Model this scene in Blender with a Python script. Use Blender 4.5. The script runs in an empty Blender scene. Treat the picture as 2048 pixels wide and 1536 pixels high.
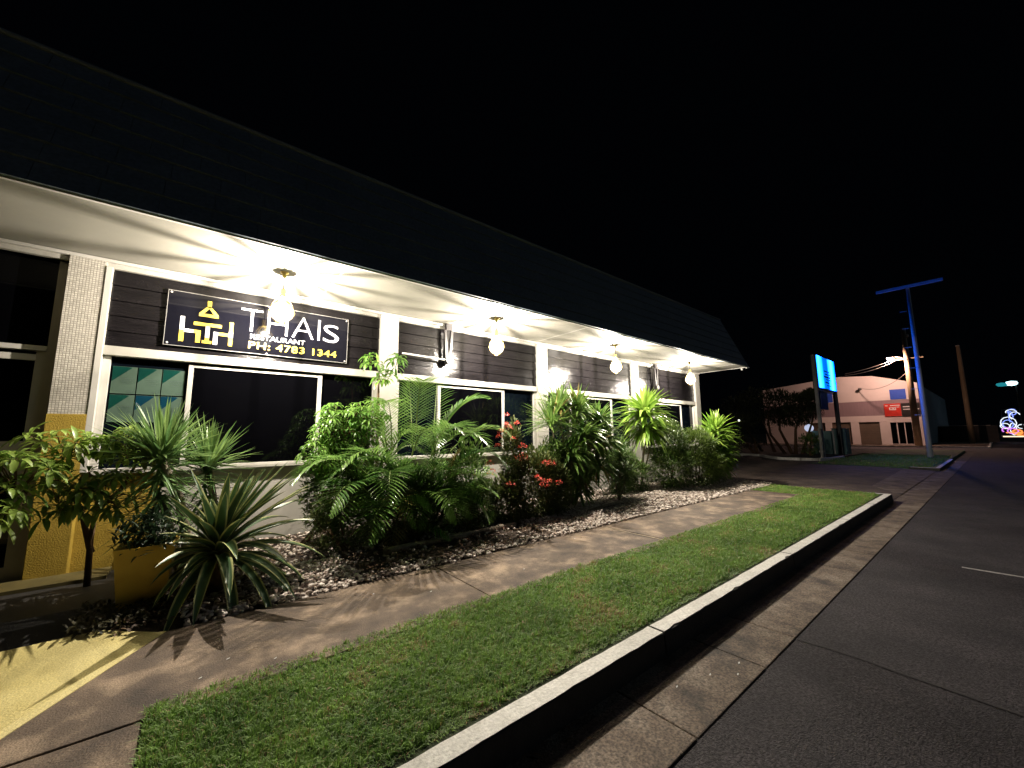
import bpy, math, random
import numpy as np
from mathutils import Vector, Matrix, noise

random.seed(7); rng = np.random.default_rng(11)
sc = bpy.context.scene
C = sc.collection

# ------------------------------------------------------------------ camera
CAMH = 1.5
X = Vector((0.77645005, 0.07539908, 0.6256519)); Y = Vector((-0.63013565, 0.1045113, 0.76941955)); Z = Vector((-0.00737417, -0.99166142, 0.12865945))
# columns: camera right / up / back expressed in the world (X along the kerb, Y to the building, Z up)
right = Vector((X.x, Y.x, Z.x)); up = -Vector((X.y, Y.y, Z.y)); back = -Vector((X.z, Y.z, Z.z))
cam_d = bpy.data.cameras.new('camera'); cam = bpy.data.objects.new('camera', cam_d); C.objects.link(cam)
m = Matrix((right, up, back)).transposed().to_4x4(); m.translation = (0, 0, CAMH)
cam.matrix_world = m
cam_d.sensor_width = 36; cam_d.lens = 780.0/2048*36; cam_d.clip_start = .05; cam_d.clip_end = 2000
sc.camera = cam

# ------------------------------------------------------------------ night sky, faint sky glow
w = bpy.data.worlds.new('World'); sc.world = w; w.use_nodes = True
bgn = w.node_tree.nodes['Background']; bgn.inputs[0].default_value = (.45, .6, 1, 1); bgn.inputs[1].default_value = .0008
sun_d = bpy.data.lights.new('roof_fill', 'SUN'); sun_d.energy = .07; sun_d.angle = math.radians(12); sun_d.color = (.62, .80, 1.0)  # weak cool fill added to lift the dark roof, no known source
sun = bpy.data.objects.new('roof_fill', sun_d); C.objects.link(sun)
sun.rotation_euler = Vector((-.9, 1.0, -.75)).to_track_quat('-Z', 'Y').to_euler()
sc.view_settings.view_transform = 'Standard'; sc.view_settings.look = 'None'; sc.view_settings.exposure = 0; sc.view_settings.gamma = 1
sc.render.engine = 'CYCLES'
sc.cycles.use_denoising = True; sc.cycles.sample_clamp_indirect = 4; sc.cycles.max_bounces = 6; sc.cycles.diffuse_bounces = 3
sc.cycles.transparent_max_bounces = 12; sc.cycles.blur_glossy = .5

# ------------------------------------------------------------------ materials
def _n(nt, t, **k):
    n = nt.nodes.new(t)
    for a, b in k.items(): setattr(n, a, b)
    return n
def mat(name, c1, c2=None, scale=6, rough=.6, bump=0, bscale=40, metal=0, spec=.5, c3=None, fine=0, finescale=200, stretch=None, attr=None, rvar=0, coat=0):
    m = bpy.data.materials.new(name); m.use_nodes = True; nt = m.node_tree; p = nt.nodes['Principled BSDF']; L = nt.links.new
    p.inputs['Roughness'].default_value = rough; p.inputs['Metallic'].default_value = metal; p.inputs['Specular IOR Level'].default_value = spec
    p.inputs['Coat Weight'].default_value = coat
    tc = _n(nt, 'ShaderNodeTexCoord'); vec = tc.outputs['Object']
    if stretch:
        mp = _n(nt, 'ShaderNodeMapping'); mp.inputs['Scale'].default_value = stretch; L(vec, mp.inputs[0]); vec = mp.outputs[0]
    col = None
    if c2 is None: c2 = tuple(x*.85 for x in c1)
    nz = _n(nt, 'ShaderNodeTexNoise'); nz.inputs['Scale'].default_value = scale; nz.inputs['Detail'].default_value = 7; nz.inputs['Roughness'].default_value = .6; L(vec, nz.inputs[0])
    cr = _n(nt, 'ShaderNodeValToRGB'); e = cr.color_ramp.elements; e[0].position = .32; e[1].position = .68; e[0].color = (*c1, 1); e[1].color = (*c2, 1)
    if c3: q = cr.color_ramp.elements.new(.5); q.color = (*c3, 1)
    L(nz.outputs[0], cr.inputs[0]); col = cr.outputs[0]
    if attr:
        at = _n(nt, 'ShaderNodeAttribute', attribute_name='Col'); sp = _n(nt, 'ShaderNodeSeparateColor'); L(at.outputs['Color'], sp.inputs[0])
        mx = _n(nt, 'ShaderNodeMixRGB'); L(sp.outputs[0], mx.inputs[0]); L(col, mx.inputs[1]); mx.inputs[2].default_value = (*attr, 1); col = mx.outputs[0]
    if fine:
        f = _n(nt, 'ShaderNodeTexNoise'); f.inputs['Scale'].default_value = finescale; f.inputs['Detail'].default_value = 3; L(vec, f.inputs[0])
        fr = _n(nt, 'ShaderNodeMapRange'); fr.inputs[1].default_value = .35; fr.inputs[2].default_value = .7; fr.inputs[3].default_value = 1-fine; fr.inputs[4].default_value = 1+fine; L(f.outputs[0], fr.inputs[0])
        mu = _n(nt, 'ShaderNodeVectorMath', operation='SCALE'); L(col, mu.inputs[0]); L(fr.outputs[0], mu.inputs['Scale']); col = mu.outputs[0]
    L(col, p.inputs['Base Color'])
    if rvar:
        rr = _n(nt, 'ShaderNodeMapRange'); rr.inputs[3].default_value = rough-rvar; rr.inputs[4].default_value = rough+rvar; L(nz.outputs[0], rr.inputs[0]); L(rr.outputs[0], p.inputs['Roughness'])
    if bump:
        bz = _n(nt, 'ShaderNodeTexNoise'); bz.inputs['Scale'].default_value = bscale; bz.inputs['Detail'].default_value = 5; L(vec, bz.inputs[0])
        bp = _n(nt, 'ShaderNodeBump'); bp.inputs['Strength'].default_value = min(1, bump); bp.inputs['Distance'].default_value = .01*max(1, bump); L(bz.outputs[0], bp.inputs['Height']); L(bp.outputs[0], p.inputs['Normal'])
    return m
def leafmat(name, ca, cb, margin=None, edge0=.55, rough=.38, trans=.25, dead=None):
    m = bpy.data.materials.new(name); m.use_nodes = True; nt = m.node_tree; p = nt.nodes['Principled BSDF']; L = nt.links.new; out = nt.nodes['Material Output']
    at = _n(nt, 'ShaderNodeAttribute', attribute_name='Col'); sp = _n(nt, 'ShaderNodeSeparateColor'); L(at.outputs['Color'], sp.inputs[0])
    mx = _n(nt, 'ShaderNodeMixRGB'); L(sp.outputs[0], mx.inputs[0]); mx.inputs[1].default_value = (*ca, 1); mx.inputs[2].default_value = (*cb, 1); col = mx.outputs[0]
    if dead:
        g = _n(nt, 'ShaderNodeMath', operation='GREATER_THAN'); L(sp.outputs[0], g.inputs[0]); g.inputs[1].default_value = .94
        m3 = _n(nt, 'ShaderNodeMixRGB'); L(g.outputs[0], m3.inputs[0]); L(col, m3.inputs[1]); m3.inputs[2].default_value = (*dead, 1); col = m3.outputs[0]
    if margin:
        mr = _n(nt, 'ShaderNodeMapRange'); mr.inputs[1].default_value = edge0; mr.inputs[2].default_value = edge0+.12; L(sp.outputs[1], mr.inputs[0])
        m2 = _n(nt, 'ShaderNodeMixRGB'); L(mr.outputs[0], m2.inputs[0]); L(col, m2.inputs[1]); m2.inputs[2].default_value = (*margin, 1); col = m2.outputs[0]
    L(col, p.inputs['Base Color']); p.inputs['Roughness'].default_value = rough
    t = _n(nt, 'ShaderNodeBsdfTranslucent'); L(col, t.inputs[0]); ms = _n(nt, 'ShaderNodeMixShader'); ms.inputs[0].default_value = trans
    L(p.outputs[0], ms.inputs[1]); L(t.outputs[0], ms.inputs[2]); L(ms.outputs[0], out.inputs[0])
    return m
def emis(name, col, s, trans=0):
    m = bpy.data.materials.new(name); m.cycles.emission_sampling = 'NONE' if s < 50 else 'AUTO'; m.use_nodes = True; nt = m.node_tree; nt.nodes.remove(nt.nodes['Principled BSDF']); out = nt.nodes['Material Output']
    e = _n(nt, 'ShaderNodeEmission'); e.inputs[0].default_value = (*col, 1); e.inputs[1].default_value = s
    if trans:
        t = _n(nt, 'ShaderNodeBsdfTransparent'); ms = _n(nt, 'ShaderNodeMixShader'); ms.inputs[0].default_value = 1-trans
        nt.links.new(t.outputs[0], ms.inputs[1]); nt.links.new(e.outputs[0], ms.inputs[2]); nt.links.new(ms.outputs[0], out.inputs[0])
    else: nt.links.new(e.outputs[0], out.inputs[0])
    return m

WHITE = mat('white paint', (.37, .35, .31), (.43, .41, .37), 3, .45, .12, 60)
WHITE2 = mat('white metal frame', (.50, .48, .44), (.55, .525, .485), 3, .3)
SOFFIT = mat('soffit sheet', (.25, .235, .20), (.29, .275, .235), 1.3, .5, .08, 25)
BLACKB = mat('black gloss boards', (.0055, .0048, .0055), (.011, .0095, .0105), 2.2, .19, .35, 18, stretch=(1, 1, 5), fine=.3, finescale=40, rvar=.05, coat=.08, spec=.32)
ROOF = mat('dark roof metal', (.09, .115, .14), (.13, .155, .18), 1.5, .42, .2, 20, fine=.2, finescale=25)
GLASS = mat('dark window glass', (.001, .001, .0015), (.0015, .0015, .002), 1, .04, spec=.2)
GLASSB = mat('dark bluish window glass', (.002, .0035, .006), (.003, .005, .008), 1, .06, spec=.3)
YEL = mat('yellow painted render', (.30, .20, .022), (.38, .26, .035), 4, .6, .7, 70, fine=.12, finescale=60)
YELP = mat('yellow painted concrete', (.58, .48, .17), (.68, .58, .24), 3, .6, .5, 90, fine=.18, finescale=120)
YPOT = mat('yellow planter paint', (.50, .33, .035), (.57, .39, .05), 5, .5, .3, 60)
CONC = mat('footpath concrete', (.05, .034, .024), (.36, .265, .18), 2.6, .8, .6, 90, c3=(.125, .088, .06), fine=.4, finescale=140)
CONC2 = mat('gutter concrete', (.045, .036, .029), (.24, .195, .15), 3.4, .8, .8, 100, c3=(.15, .11, .078), fine=.55, finescale=70)
KERBW = mat('white kerb paint', (.62, .60, .54), (.82, .80, .74), 9, .6, .6, 60, fine=.15, finescale=50)
KERBF = mat('kerb face shade colour', (.03, .028, .025), (.05, .045, .04), 9, .8, .5, 60)  # near-black: the shade on the street side is put into the colour
ASPH = mat('road asphalt', (.016, .014, .017), (.046, .038, .042), 1.7, .85, 1.5, 110, fine=.8, finescale=60)
ASPH2 = mat('driveway asphalt', (.045, .033, .026), (.14, .10, .075), 1.6, .85, .9, 160, fine=.5, finescale=60)
SEAM = mat('bitumen seam', (.018, .016, .016), (.03, .026, .026), 9, .8)
PAINT = mat('worn road paint', (.30, .28, .27), (.62, .6, .58), 25, .7)
SOIL = mat('dark soil and mulch', (.022, .014, .009), (.06, .038, .024), 12, .9, 1, 60, fine=.5, finescale=80)
TURFS = mat('turf soil', (.025, .04, .012), (.045, .06, .02), 14, .9, 1, 80)
DARKF = mat('dark entry paving', (.012, .011, .010), (.024, .02, .017), 7, .7, .3, 50)
BRASS = mat('brass cage metal', (.75, .55, .18), (.8, .6, .22), 3, .3, metal=1)
BLKM = mat('black metal', (.02, .018, .018), (.03, .026, .026), 6, .4)
GALV = mat('galvanised pipe', (.55, .52, .48), (.65, .62, .58), 6, .4)
SIGNB = mat('sign board black acrylic', (.004, .004, .007), (.007, .007, .010), 1.5, .045, spec=.35, coat=0)
LWHITE = mat('white vinyl lettering', (.80, .80, .80), (.84, .84, .84), 2, .35)
LYEL = mat('yellow vinyl lettering', (.78, .52, .03), (.84, .66, .12), 3.5, .35)
BARK = mat('pale trunk bark', (.16, .12, .085), (.36, .30, .22), 14, .8, 1, 50, stretch=(1, 1, .4))
BARKD = mat('brown bark', (.08, .045, .02), (.17, .10, .05), 14, .85, 1, 50, stretch=(1, 1, .4))

# mosaic tiles
TILE = bpy.data.materials.new('small white mosaic tiles'); TILE.use_nodes = True
nt = TILE.node_tree; p = nt.nodes['Principled BSDF']; L = nt.links.new
tc = _n(nt, 'ShaderNodeTexCoord'); sx = _n(nt, 'ShaderNodeSeparateXYZ'); L(tc.outputs['Object'], sx.inputs[0]); ad = _n(nt, 'ShaderNodeMath', operation='ADD'); L(sx.outputs[0], ad.inputs[0]); L(sx.outputs[1], ad.inputs[1])
cx = _n(nt, 'ShaderNodeCombineXYZ'); L(ad.outputs[0], cx.inputs[0]); L(sx.outputs[2], cx.inputs[1])
bk = _n(nt, 'ShaderNodeTexBrick', offset=0.0); L(cx.outputs[0], bk.inputs[0]); bk.inputs['Scale'].default_value = 1; bk.inputs['Brick Width'].default_value = .026; bk.inputs['Row Height'].default_value = .026; bk.inputs['Mortar Size'].default_value = .003
bk.inputs['Color1'].default_value = (.60, .56, .49, 1); bk.inputs['Color2'].default_value = (.42, .39, .34, 1); bk.inputs['Mortar'].default_value = (.22, .2, .17, 1)
L(bk.outputs[0], p.inputs['Base Color']); p.inputs['Roughness'].default_value = .35
bp = _n(nt, 'ShaderNodeBump'); bp.inputs['Strength'].default_value = .4; bp.inputs['Distance'].default_value = .004; bp.invert = True; L(bk.outputs['Fac'], bp.inputs['Height']); L(bp.outputs[0], p.inputs['Normal'])

# ------------------------------------------------------------------ object helpers
def wloc(o):
    v = Vector((0, 0, 0))
    while o is not None: v += o.location; o = o.parent
    return v
def tag(o, label=None, cat=None, group=None, kind=None):
    if label: o['label'] = label
    if cat: o['category'] = cat
    if group: o['group'] = group
    if kind: o['kind'] = kind
    return o
def thing(name, loc, label, cat, group=None):
    o = bpy.data.objects.new(name, None); C.objects.link(o); o.location = loc; o.empty_display_size = .1
    return tag(o, label, cat, group)
def link(name, me, mt, parent=None, smooth=False):
    if mt: me.materials.append(mt)
    o = bpy.data.objects.new(name, me); C.objects.link(o)
    if parent is not None:
        o.parent = parent; me.transform(Matrix.Translation(-wloc(parent)))
    if smooth: me.polygons.foreach_set('use_smooth', [True]*len(me.polygons))
    return o
class MB:
    def __init__(s): s.v = []; s.f = []
    def box(s, x0, x1, y0, y1, z0, z1):
        b = len(s.v); s.v += [(x0,y0,z0),(x1,y0,z0),(x1,y1,z0),(x0,y1,z0),(x0,y0,z1),(x1,y0,z1),(x1,y1,z1),(x0,y1,z1)]
        s.f += [tuple(b+i for i in q) for q in ((0,3,2,1),(4,5,6,7),(0,1,5,4),(1,2,6,5),(2,3,7,6),(3,0,4,7))]; return s
    def prism(s, base, top):
        n = len(base); b = len(s.v); s.v += list(base)+list(top)
        s.f.append(tuple(b+n-1-i for i in range(n))); s.f.append(tuple(b+n+i for i in range(n)))
        s.f += [(b+i, b+(i+1) % n, b+n+(i+1) % n, b+n+i) for i in range(n)]; return s
    def tube(s, pts, rad, n=8, cap=True):
        pts = [Vector(q) for q in pts]; r = rad if isinstance(rad, (list, tuple)) else [rad]*len(pts); b = len(s.v); ref = None
        for i, q in enumerate(pts):
            d = (pts[min(i+1, len(pts)-1)]-pts[max(i-1, 0)]).normalized()
            if ref is None: ref = d.orthogonal().normalized()
            ref = (ref-d*ref.dot(d)).normalized(); bi = d.cross(ref)
            for k in range(n):
                a = 2*math.pi*k/n; s.v.append(tuple(q+(ref*math.cos(a)+bi*math.sin(a))*r[i]))
        for i in range(len(pts)-1):
            for k in range(n): s.f.append((b+i*n+k, b+i*n+(k+1) % n, b+(i+1)*n+(k+1) % n, b+(i+1)*n+k))
        if cap: s.f.append(tuple(b+n-1-k for k in range(n))); s.f.append(tuple(b+(len(pts)-1)*n+k for k in range(n)))
        return s
    def lathe(s, c, prof, n=20):
        b = len(s.v)
        for r, z in prof:
            for k in range(n): a = 2*math.pi*k/n; s.v.append((c[0]+r*math.cos(a), c[1]+r*math.sin(a), c[2]+z))
        for i in range(len(prof)-1):
            for k in range(n): s.f.append((b+i*n+k, b+i*n+(k+1) % n, b+(i+1)*n+(k+1) % n, b+(i+1)*n+k))
        return s
    def poly(s, pts): b = len(s.v); s.v += list(pts); s.f.append(tuple(range(b, b+len(pts)))); return s
    def build(s, name, mt, parent=None, smooth=False, bevel=0):
        me = bpy.data.meshes.new(name); me.from_pydata([tuple(q) for q in s.v], [], s.f); me.update()
        o = link(name, me, mt, parent, smooth)
        if bevel:
            md = o.modifiers.new('bevel', 'BEVEL'); md.width = bevel; md.segments = 2; md.limit_method = 'ANGLE'
        return o
def npmesh(name, V, F, col, mt, parent=None, smooth=False):
    """V (n,3), F (m,k) with k equal for all faces, col (n,3) point attribute"""
    me = bpy.data.meshes.new(name); n = len(V); m_, k = F.shape
    me.vertices.add(n); me.vertices.foreach_set('co', np.asarray(V, np.float32).ravel())
    me.loops.add(m_*k); me.loops.foreach_set('vertex_index', F.astype(np.int32).ravel())
    me.polygons.add(m_); me.polygons.foreach_set('loop_start', (np.arange(m_)*k).astype(np.int32))
    me.update(calc_edges=True); me.validate()
    if col is not None:
        a = me.color_attributes.new('Col', 'FLOAT_COLOR', 'POINT'); a.data.foreach_set('color', np.concatenate([col, np.ones((n, 1))], 1).astype(np.float32).ravel())
    return link(name, me, mt, parent, smooth)
def box(name, mt, parent, *a, bevel=0): return MB().box(*a).build(name, mt, parent, bevel=bevel)
def struct(o): o['kind'] = 'structure'; return o

# ------------------------------------------------------------------ leaf strips
def sword(t): return min(1, .75+.6*t)*(1-t**2.4)
def oval(t): return max(.04, math.sin(math.pi*min(1, t*.96+.02))**.75)
def lance(t): return max(.03, math.sin(math.pi*(t*.9+.08))**.6*(1-t**6))
def arch(t): return max(.02, (.35+1.3*t if t < .5 else 1)*(1-max(0, t-.35)**1.6/.65**1.6))
class Leaves:
    def __init__(s, across=1): s.v = []; s.f = []; s.c = []; s.a = across
    def leaf(s, base, d, length, width, droop=.5, seg=4, fold=.25, prof=sword, roll=0, rnd=None, wave=0):
        d = Vector(d).normalized(); pos = Vector(base); na = 2*s.a+1; rnd = random.random() if rnd is None else rnd
        side = d.cross(Vector((0, 0, 1)))
        if side.length < .05: side = d.cross(Vector((random.random()-.5, random.random()-.5, 0)))
        side.normalize()
        if roll: side = Matrix.Rotation(roll, 3, d) @ side
        b = len(s.v)
        for i in range(seg+1):
            t = i/seg; nrm = side.cross(d).normalized(); w_ = width*prof(t)*.5
            for k in range(-s.a, s.a+1):
                u = k/s.a; q = pos+side*(u*w_)+nrm*(abs(u)*fold*w_)
                if wave: q = q+nrm*(math.sin(t*9+rnd*20)*wave*w_)
                s.v.append(tuple(q)); s.c.append((rnd, abs(u), t))
            pos = pos+d*(length/seg); d = (d+Vector((0, 0, -droop/seg))).normalized(); side = (side-d*side.dot(d)).normalized()
        for i in range(seg):
            for k in range(na-1): s.f.append((b+i*na+k, b+i*na+k+1, b+(i+1)*na+k+1, b+(i+1)*na+k))
    def build(s, name, mt, parent=None): return npmesh(name, np.array(s.v), np.array(s.f), np.array(s.c), mt, parent, True)
def dirn(az, el): return Vector((math.cos(az)*math.cos(el), math.sin(az)*math.cos(el), math.sin(el)))
U = random.uniform

G_YUC = leafmat('yucca green', (.07, .15, .045), (.20, .30, .09), rough=.35, trans=.35)
G_AGV = leafmat('agave green with cream edge', (.04, .09, .035), (.07, .14, .05), margin=(.46, .47, .19), edge0=.66, trans=.08, rough=.4)
G_PALM = leafmat('palm green', (.06, .15, .03), (.26, .43, .10), rough=.28, trans=.3, dead=(.3, .23, .08))
G_SCH = leafmat('glossy schefflera green', (.09, .22, .03), (.24, .42, .08), rough=.3, trans=.4)
G_SCHD = leafmat('dull schefflera green', (.13, .24, .035), (.34, .46, .09), rough=.38, trans=.35)
G_DRA = leafmat('dracaena green', (.08, .18, .04), (.28, .42, .10), rough=.34, trans=.35, dead=(.28, .22, .08))
G_IXO = leafmat('dark ixora leaves', (.06, .10, .025), (.17, .19, .06), rough=.42, trans=.2)
G_LIM = leafmat('lime green leaves', (.15, .30, .035), (.32, .46, .08), rough=.36, trans=.38)
G_SHR = leafmat('shrub green', (.06, .13, .03), (.19, .28, .07), rough=.42, trans=.3)
G_FAR = leafmat('far foliage', (.03, .045, .02), (.07, .08, .035), rough=.6)
RED = leafmat('red flower petals', (.90, .06, .05), (1.0, .22, .14), rough=.5, trans=.3)

# ================================================================== GROUND
gnd = MB().poly([(-300, -300, -.23), (600, -300, -.23), (600, 300, -.23), (-300, 300, -.23)]).build('ground', mat('dark earth', (.03, .028, .022), (.05, .045, .035), .3, .9)); struct(gnd)
road = MB().poly([(-40, -14, -.185), (50.4, -14, -.185), (50.4, 1.22, -.170), (-40, 1.22, -.170)])
road = struct(road.build('road', ASPH))
cross = MB().poly([(50.4, -60, -.185), (61, -60, -.185), (61, 60, -.185), (50.4, 60, -.185)]).poly([(61, -12, -.185), (300, -12, -.185), (300, .6, -.185), (61, .6, -.185)])
struct(cross.build('cross_street', ASPH))
# ragged bitumen edge seams and a long crack running across the road
def ribbon(pts, w_, z, mt, name, jit=.01):
    b = MB(); L_ = []; R_ = []
    for i, (x, y) in enumerate(pts):
        x2, y2 = pts[min(i+1, len(pts)-1)]; x1, y1 = pts[max(i-1, 0)]; dx, dy = x2-x1, y2-y1; l = math.hypot(dx, dy); ww = w_*U(.6, 1.3)
        ox, oy = -dy/l*ww/2, dx/l*ww/2; jx, jy = U(-jit, jit), U(-jit, jit); L_.append((x+ox+jx, y+oy+jy, z)); R_.append((x-ox+jx, y-oy+jy, z))
    for i in range(len(pts)-1): b.poly([L_[i], R_[i], R_[i+1], L_[i+1]])
    return b.build(name, mt)
rs = ribbon([(3.95+.02*math.sin(k*.9), 1.2-k*.2) for k in range(30)], .03, -.1655, SEAM, 'road_crack', .012); struct(rs)
rl = ribbon([(7.5+.012*k, .44-k*.25) for k in range(12)], .05, -.165, PAINT, 'parking_line', .004); struct(rl)
# gutter slabs
g = MB(); x = -6.0; ks = [-6.2, -3.1, -.35, 2.28, 3.3, 3.95, 6.3, 7.35, 8.4, 9.6, 11.6, 14.6, 17.7, 20.9, 24.1, 27.3, 30.5, 33.7]
for a, b_ in zip(ks[:-1], ks[1:]):
    e = .006
    ys = 1.21
    g.prism([(a+e, ys, -.26), (b_-e, ys, -.26), (b_-e, 1.76, -.26), (a+e, 1.76, -.26)], [(a+e, ys, -.160+U(-.003, .003)), (b_-e, ys, -.160), (b_-e, 1.76, -.168), (a+e, 1.76, -.168)])
struct(g.build('gutter', CONC2, bevel=.006))
# front kerb with paint on its top
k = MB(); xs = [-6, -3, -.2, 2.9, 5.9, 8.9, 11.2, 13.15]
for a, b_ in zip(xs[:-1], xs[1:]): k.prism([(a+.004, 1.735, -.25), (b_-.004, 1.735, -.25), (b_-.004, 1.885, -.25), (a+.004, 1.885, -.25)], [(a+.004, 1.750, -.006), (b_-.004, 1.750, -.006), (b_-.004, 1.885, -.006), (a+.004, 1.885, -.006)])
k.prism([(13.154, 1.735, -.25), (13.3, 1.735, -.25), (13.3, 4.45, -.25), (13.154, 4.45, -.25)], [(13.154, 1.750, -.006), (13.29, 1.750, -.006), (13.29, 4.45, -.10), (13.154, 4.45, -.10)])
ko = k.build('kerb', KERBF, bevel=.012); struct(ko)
k2 = MB()
nseg = 120
for a, b_ in zip(xs[:-1], xs[1:]):
    n_ = int((b_-a)*12)
    L_ = [(a+.012+(b_-a-.024)*i/n_) for i in range(n_+1)]
    lo = [1.757+.008*noise.noise(Vector((q*6, 0, 0)))+.004*random.random()+(.018 if random.random() < .035 else 0) for q in L_]; hi = [1.877+.006*noise.noise(Vector((q*5, 9, 0)))+.004*random.random() for q in L_]
    for i in range(n_): k2.poly([(L_[i], lo[i], 0), (L_[i+1], lo[i+1], 0), (L_[i+1], hi[i+1], 0), (L_[i], hi[i], 0)])
k2.poly([(13.16, 1.76, 0), (13.28, 1.76, 0), (13.28, 2.2, -.004), (13.16, 2.2, -.004)])
k2.poly([(13.2, 2.2, -.004), (13.28, 2.2, -.004), (13.28, 3.1, -.044), (13.24, 3.1, -.044)])
struct(k2.build('kerb_paint', KERBW))
# footpath slabs
fp = MB(); js = [-12.6, -7.5, -3.3, 2.285, 5.36, 8.45, 11.6]
for a, b_ in zip(js[:-1], js[1:]):
    e = .009; fp.box(a+e, b_-e, 3.05, 4.24, -.2, U(-.004, 0))
fp.box(-7, -.10, 1.90, 3.035, -.2, -.002)
fp.box(-7, 11.6, 3.06, 4.23, -.2, -.022)
struct(fp.build('footpath', CONC, bevel=.006))
# pale repair lines across joints
struct(ribbon([(5.30+.01*math.sin(i), 3.1+i*.11) for i in range(11)], .03, .003, mat('mortar', (.36, .29, .2), (.45, .37, .26), 20, .9), 'joint_mortar', .006))
struct(ribbon([(8.40+.01*math.sin(i), 3.1+i*.11) for i in range(11)], .03, .003, bpy.data.materials['mortar'], 'joint_mortar', .006))
# turf base
tb = MB().box(-.09, 13.15, 1.886, 3.12, -.22, -.02).box(11.6, 13.15, 3.12, 4.4, -.22, -.02)
struct(tb.build('turf_soil', TURFS))
# garden bed soil
nx, ny = 70, 14
V = []; F = []
for i in range(nx+1):
    for j in range(ny+1):
        x_ = -.45+i*(14.6+.45)/nx; y_ = 4.245+j*(6.84-4.245)/ny
        V.append((x_, y_, -.02+.06*min(1, j/5)*(1 if x_ < 12.5 else max(0, (14.6-x_)/2.1))+.02*noise.noise(Vector((x_*2, y_*2, 0)))))
for i in range(nx):
    for j in range(ny): a = i*(ny+1)+j; F.append((a, a+ny+1, a+ny+2, a+1))
me = bpy.data.meshes.new('garden_soil'); me.from_pydata(V, [], F); struct(link('garden_soil', me, SOIL, None, True))
# driveway and its apron
dw = MB().poly([(13.29, 1.76, -.160), (24.7, 1.76, -.160), (24.7, 3.4, -.105), (13.29, 3.4, -.105)]).poly([(13.29, 3.4, -.105), (24.7, 3.4, -.105), (24.7, 6.3, -.09), (13.29, 6.3, -.09)])
dw.poly([(14.55, 6.3, -.09), (40, 6.3, -.09), (40, 30, -.08), (14.55, 30, -.08)])
dw.poly([(13.29, 6.3, -.09), (14.55, 6.3, -.09), (14.55, 6.9, -.088), (13.29, 6.9, -.088)])
struct(dw.build('driveway', ASPH2))
struct(MB().poly([(14.6, 1.765, -.154), (24.4, 1.765, -.154), (24.4, 2.75, -.121), (16.2, 2.55, -.127)]).build('driveway_apron', CONC2))

# far island: grass, kerb
isl = MB().box(24.85, 50.2, 1.8, 6.2, -.22, -.075)
struct(isl.build('verge_ground', mat('verge turf', (.04, .09, .03), (.07, .13, .05), 5, .9, .8, 40, fine=.4, finescale=30)))
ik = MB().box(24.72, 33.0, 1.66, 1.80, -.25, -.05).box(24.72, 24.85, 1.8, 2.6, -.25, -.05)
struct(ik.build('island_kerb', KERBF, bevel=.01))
struct(MB().box(24.71, 33.0, 1.665, 1.795, -.049, -.04).box(24.71, 24.86, 1.797, 2.55, -.049, -.042).build('island_kerb_paint', KERBW))
# footpath across the cross street, lit by the street lamp
struct(MB().box(61.0, 66.0, .7, 60, -.22, -.06).box(66, 200, .7, 5, -.22, -.06).build('far_footpath', CONC2))
struct(MB().box(60.8, 61.0, .5, 60, -.22, -.03).box(61, 200, .5, .68, -.22, -.03).build('far_kerb', KERBW))
struct(MB().poly([(61, 5, -.2), (300, 5, -.2), (300, 60, -.2), (61, 60, -.2)]).build('car_park_ground', ASPH2))

# ---- gravel: every stone its own little mesh shape inside one heap
import bmesh
def ico(sub):
    bm = bmesh.new(); bmesh.ops.create_icosphere(bm, subdivisions=sub, radius=1); v = np.array([q.co[:] for q in bm.verts]); f = np.array([[q.index for q in p_.verts] for p_ in bm.faces]); bm.free(); return v, f
i1, f1 = ico(2); i0, f0 = ico(1)
def stones(N, xr, dens_fn, iv, fv, sizes, label_seed):
    r = np.random.default_rng(label_seed); P = []
    while len(P) < N:
        x_ = r.uniform(*xr); y_ = r.uniform(4.25, 6.7)
        if r.random() < dens_fn(x_, y_): P.append((x_, y_))
    P = np.array(P); n = len(P); s = r.uniform(*sizes, n)[:, None]*np.array([1, .72, .5])*r.uniform(.75, 1.3, (n, 3))
    a = r.uniform(0, 6.28, n); tl = r.uniform(-.6, .6, n)
    nv = len(iv); V = np.zeros((n, nv, 3))
    shapes = [iv*(1+.22*np.sin(iv @ r.normal(size=(3, 3))*2.2+r.uniform(0, 6, 3)).sum(1, keepdims=True)/3) for _ in range(10)]
    pick = r.integers(0, 10, n); base = np.array(shapes)[pick]*s[:, None, :]
    c, s_ = np.cos(tl)[:, None], np.sin(tl)[:, None]; y0, z0 = base[..., 1].copy(), base[..., 2].copy(); base[..., 1] = y0*c-z0*s_; base[..., 2] = y0*s_+z0*c
    c, s_ = np.cos(a)[:, None], np.sin(a)[:, None]; V[..., 0] = base[..., 0]*c-base[..., 1]*s_; V[..., 1] = base[..., 0]*s_+base[..., 1]*c; V[..., 2] = base[..., 2]
    zb = .0+.055*np.clip((P[:, 1]-4.25)/.93, 0, 1)*np.clip((14.6-P[:, 0])/2.1, 0, 1)+r.uniform(-.01, .025, n)
    V[..., 0] += P[:, 0:1]; V[..., 1] += P[:, 1:2]; V[..., 2] += zb[:, None]
    F = (fv[None]+np.arange(n)[:, None, None]*nv).reshape(-1, 3); col = np.repeat(np.stack([r.random(n)**1.3, r.random(n), r.random(n)], 1), nv, 0)
    return V.reshape(-1, 3), F, col
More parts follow.
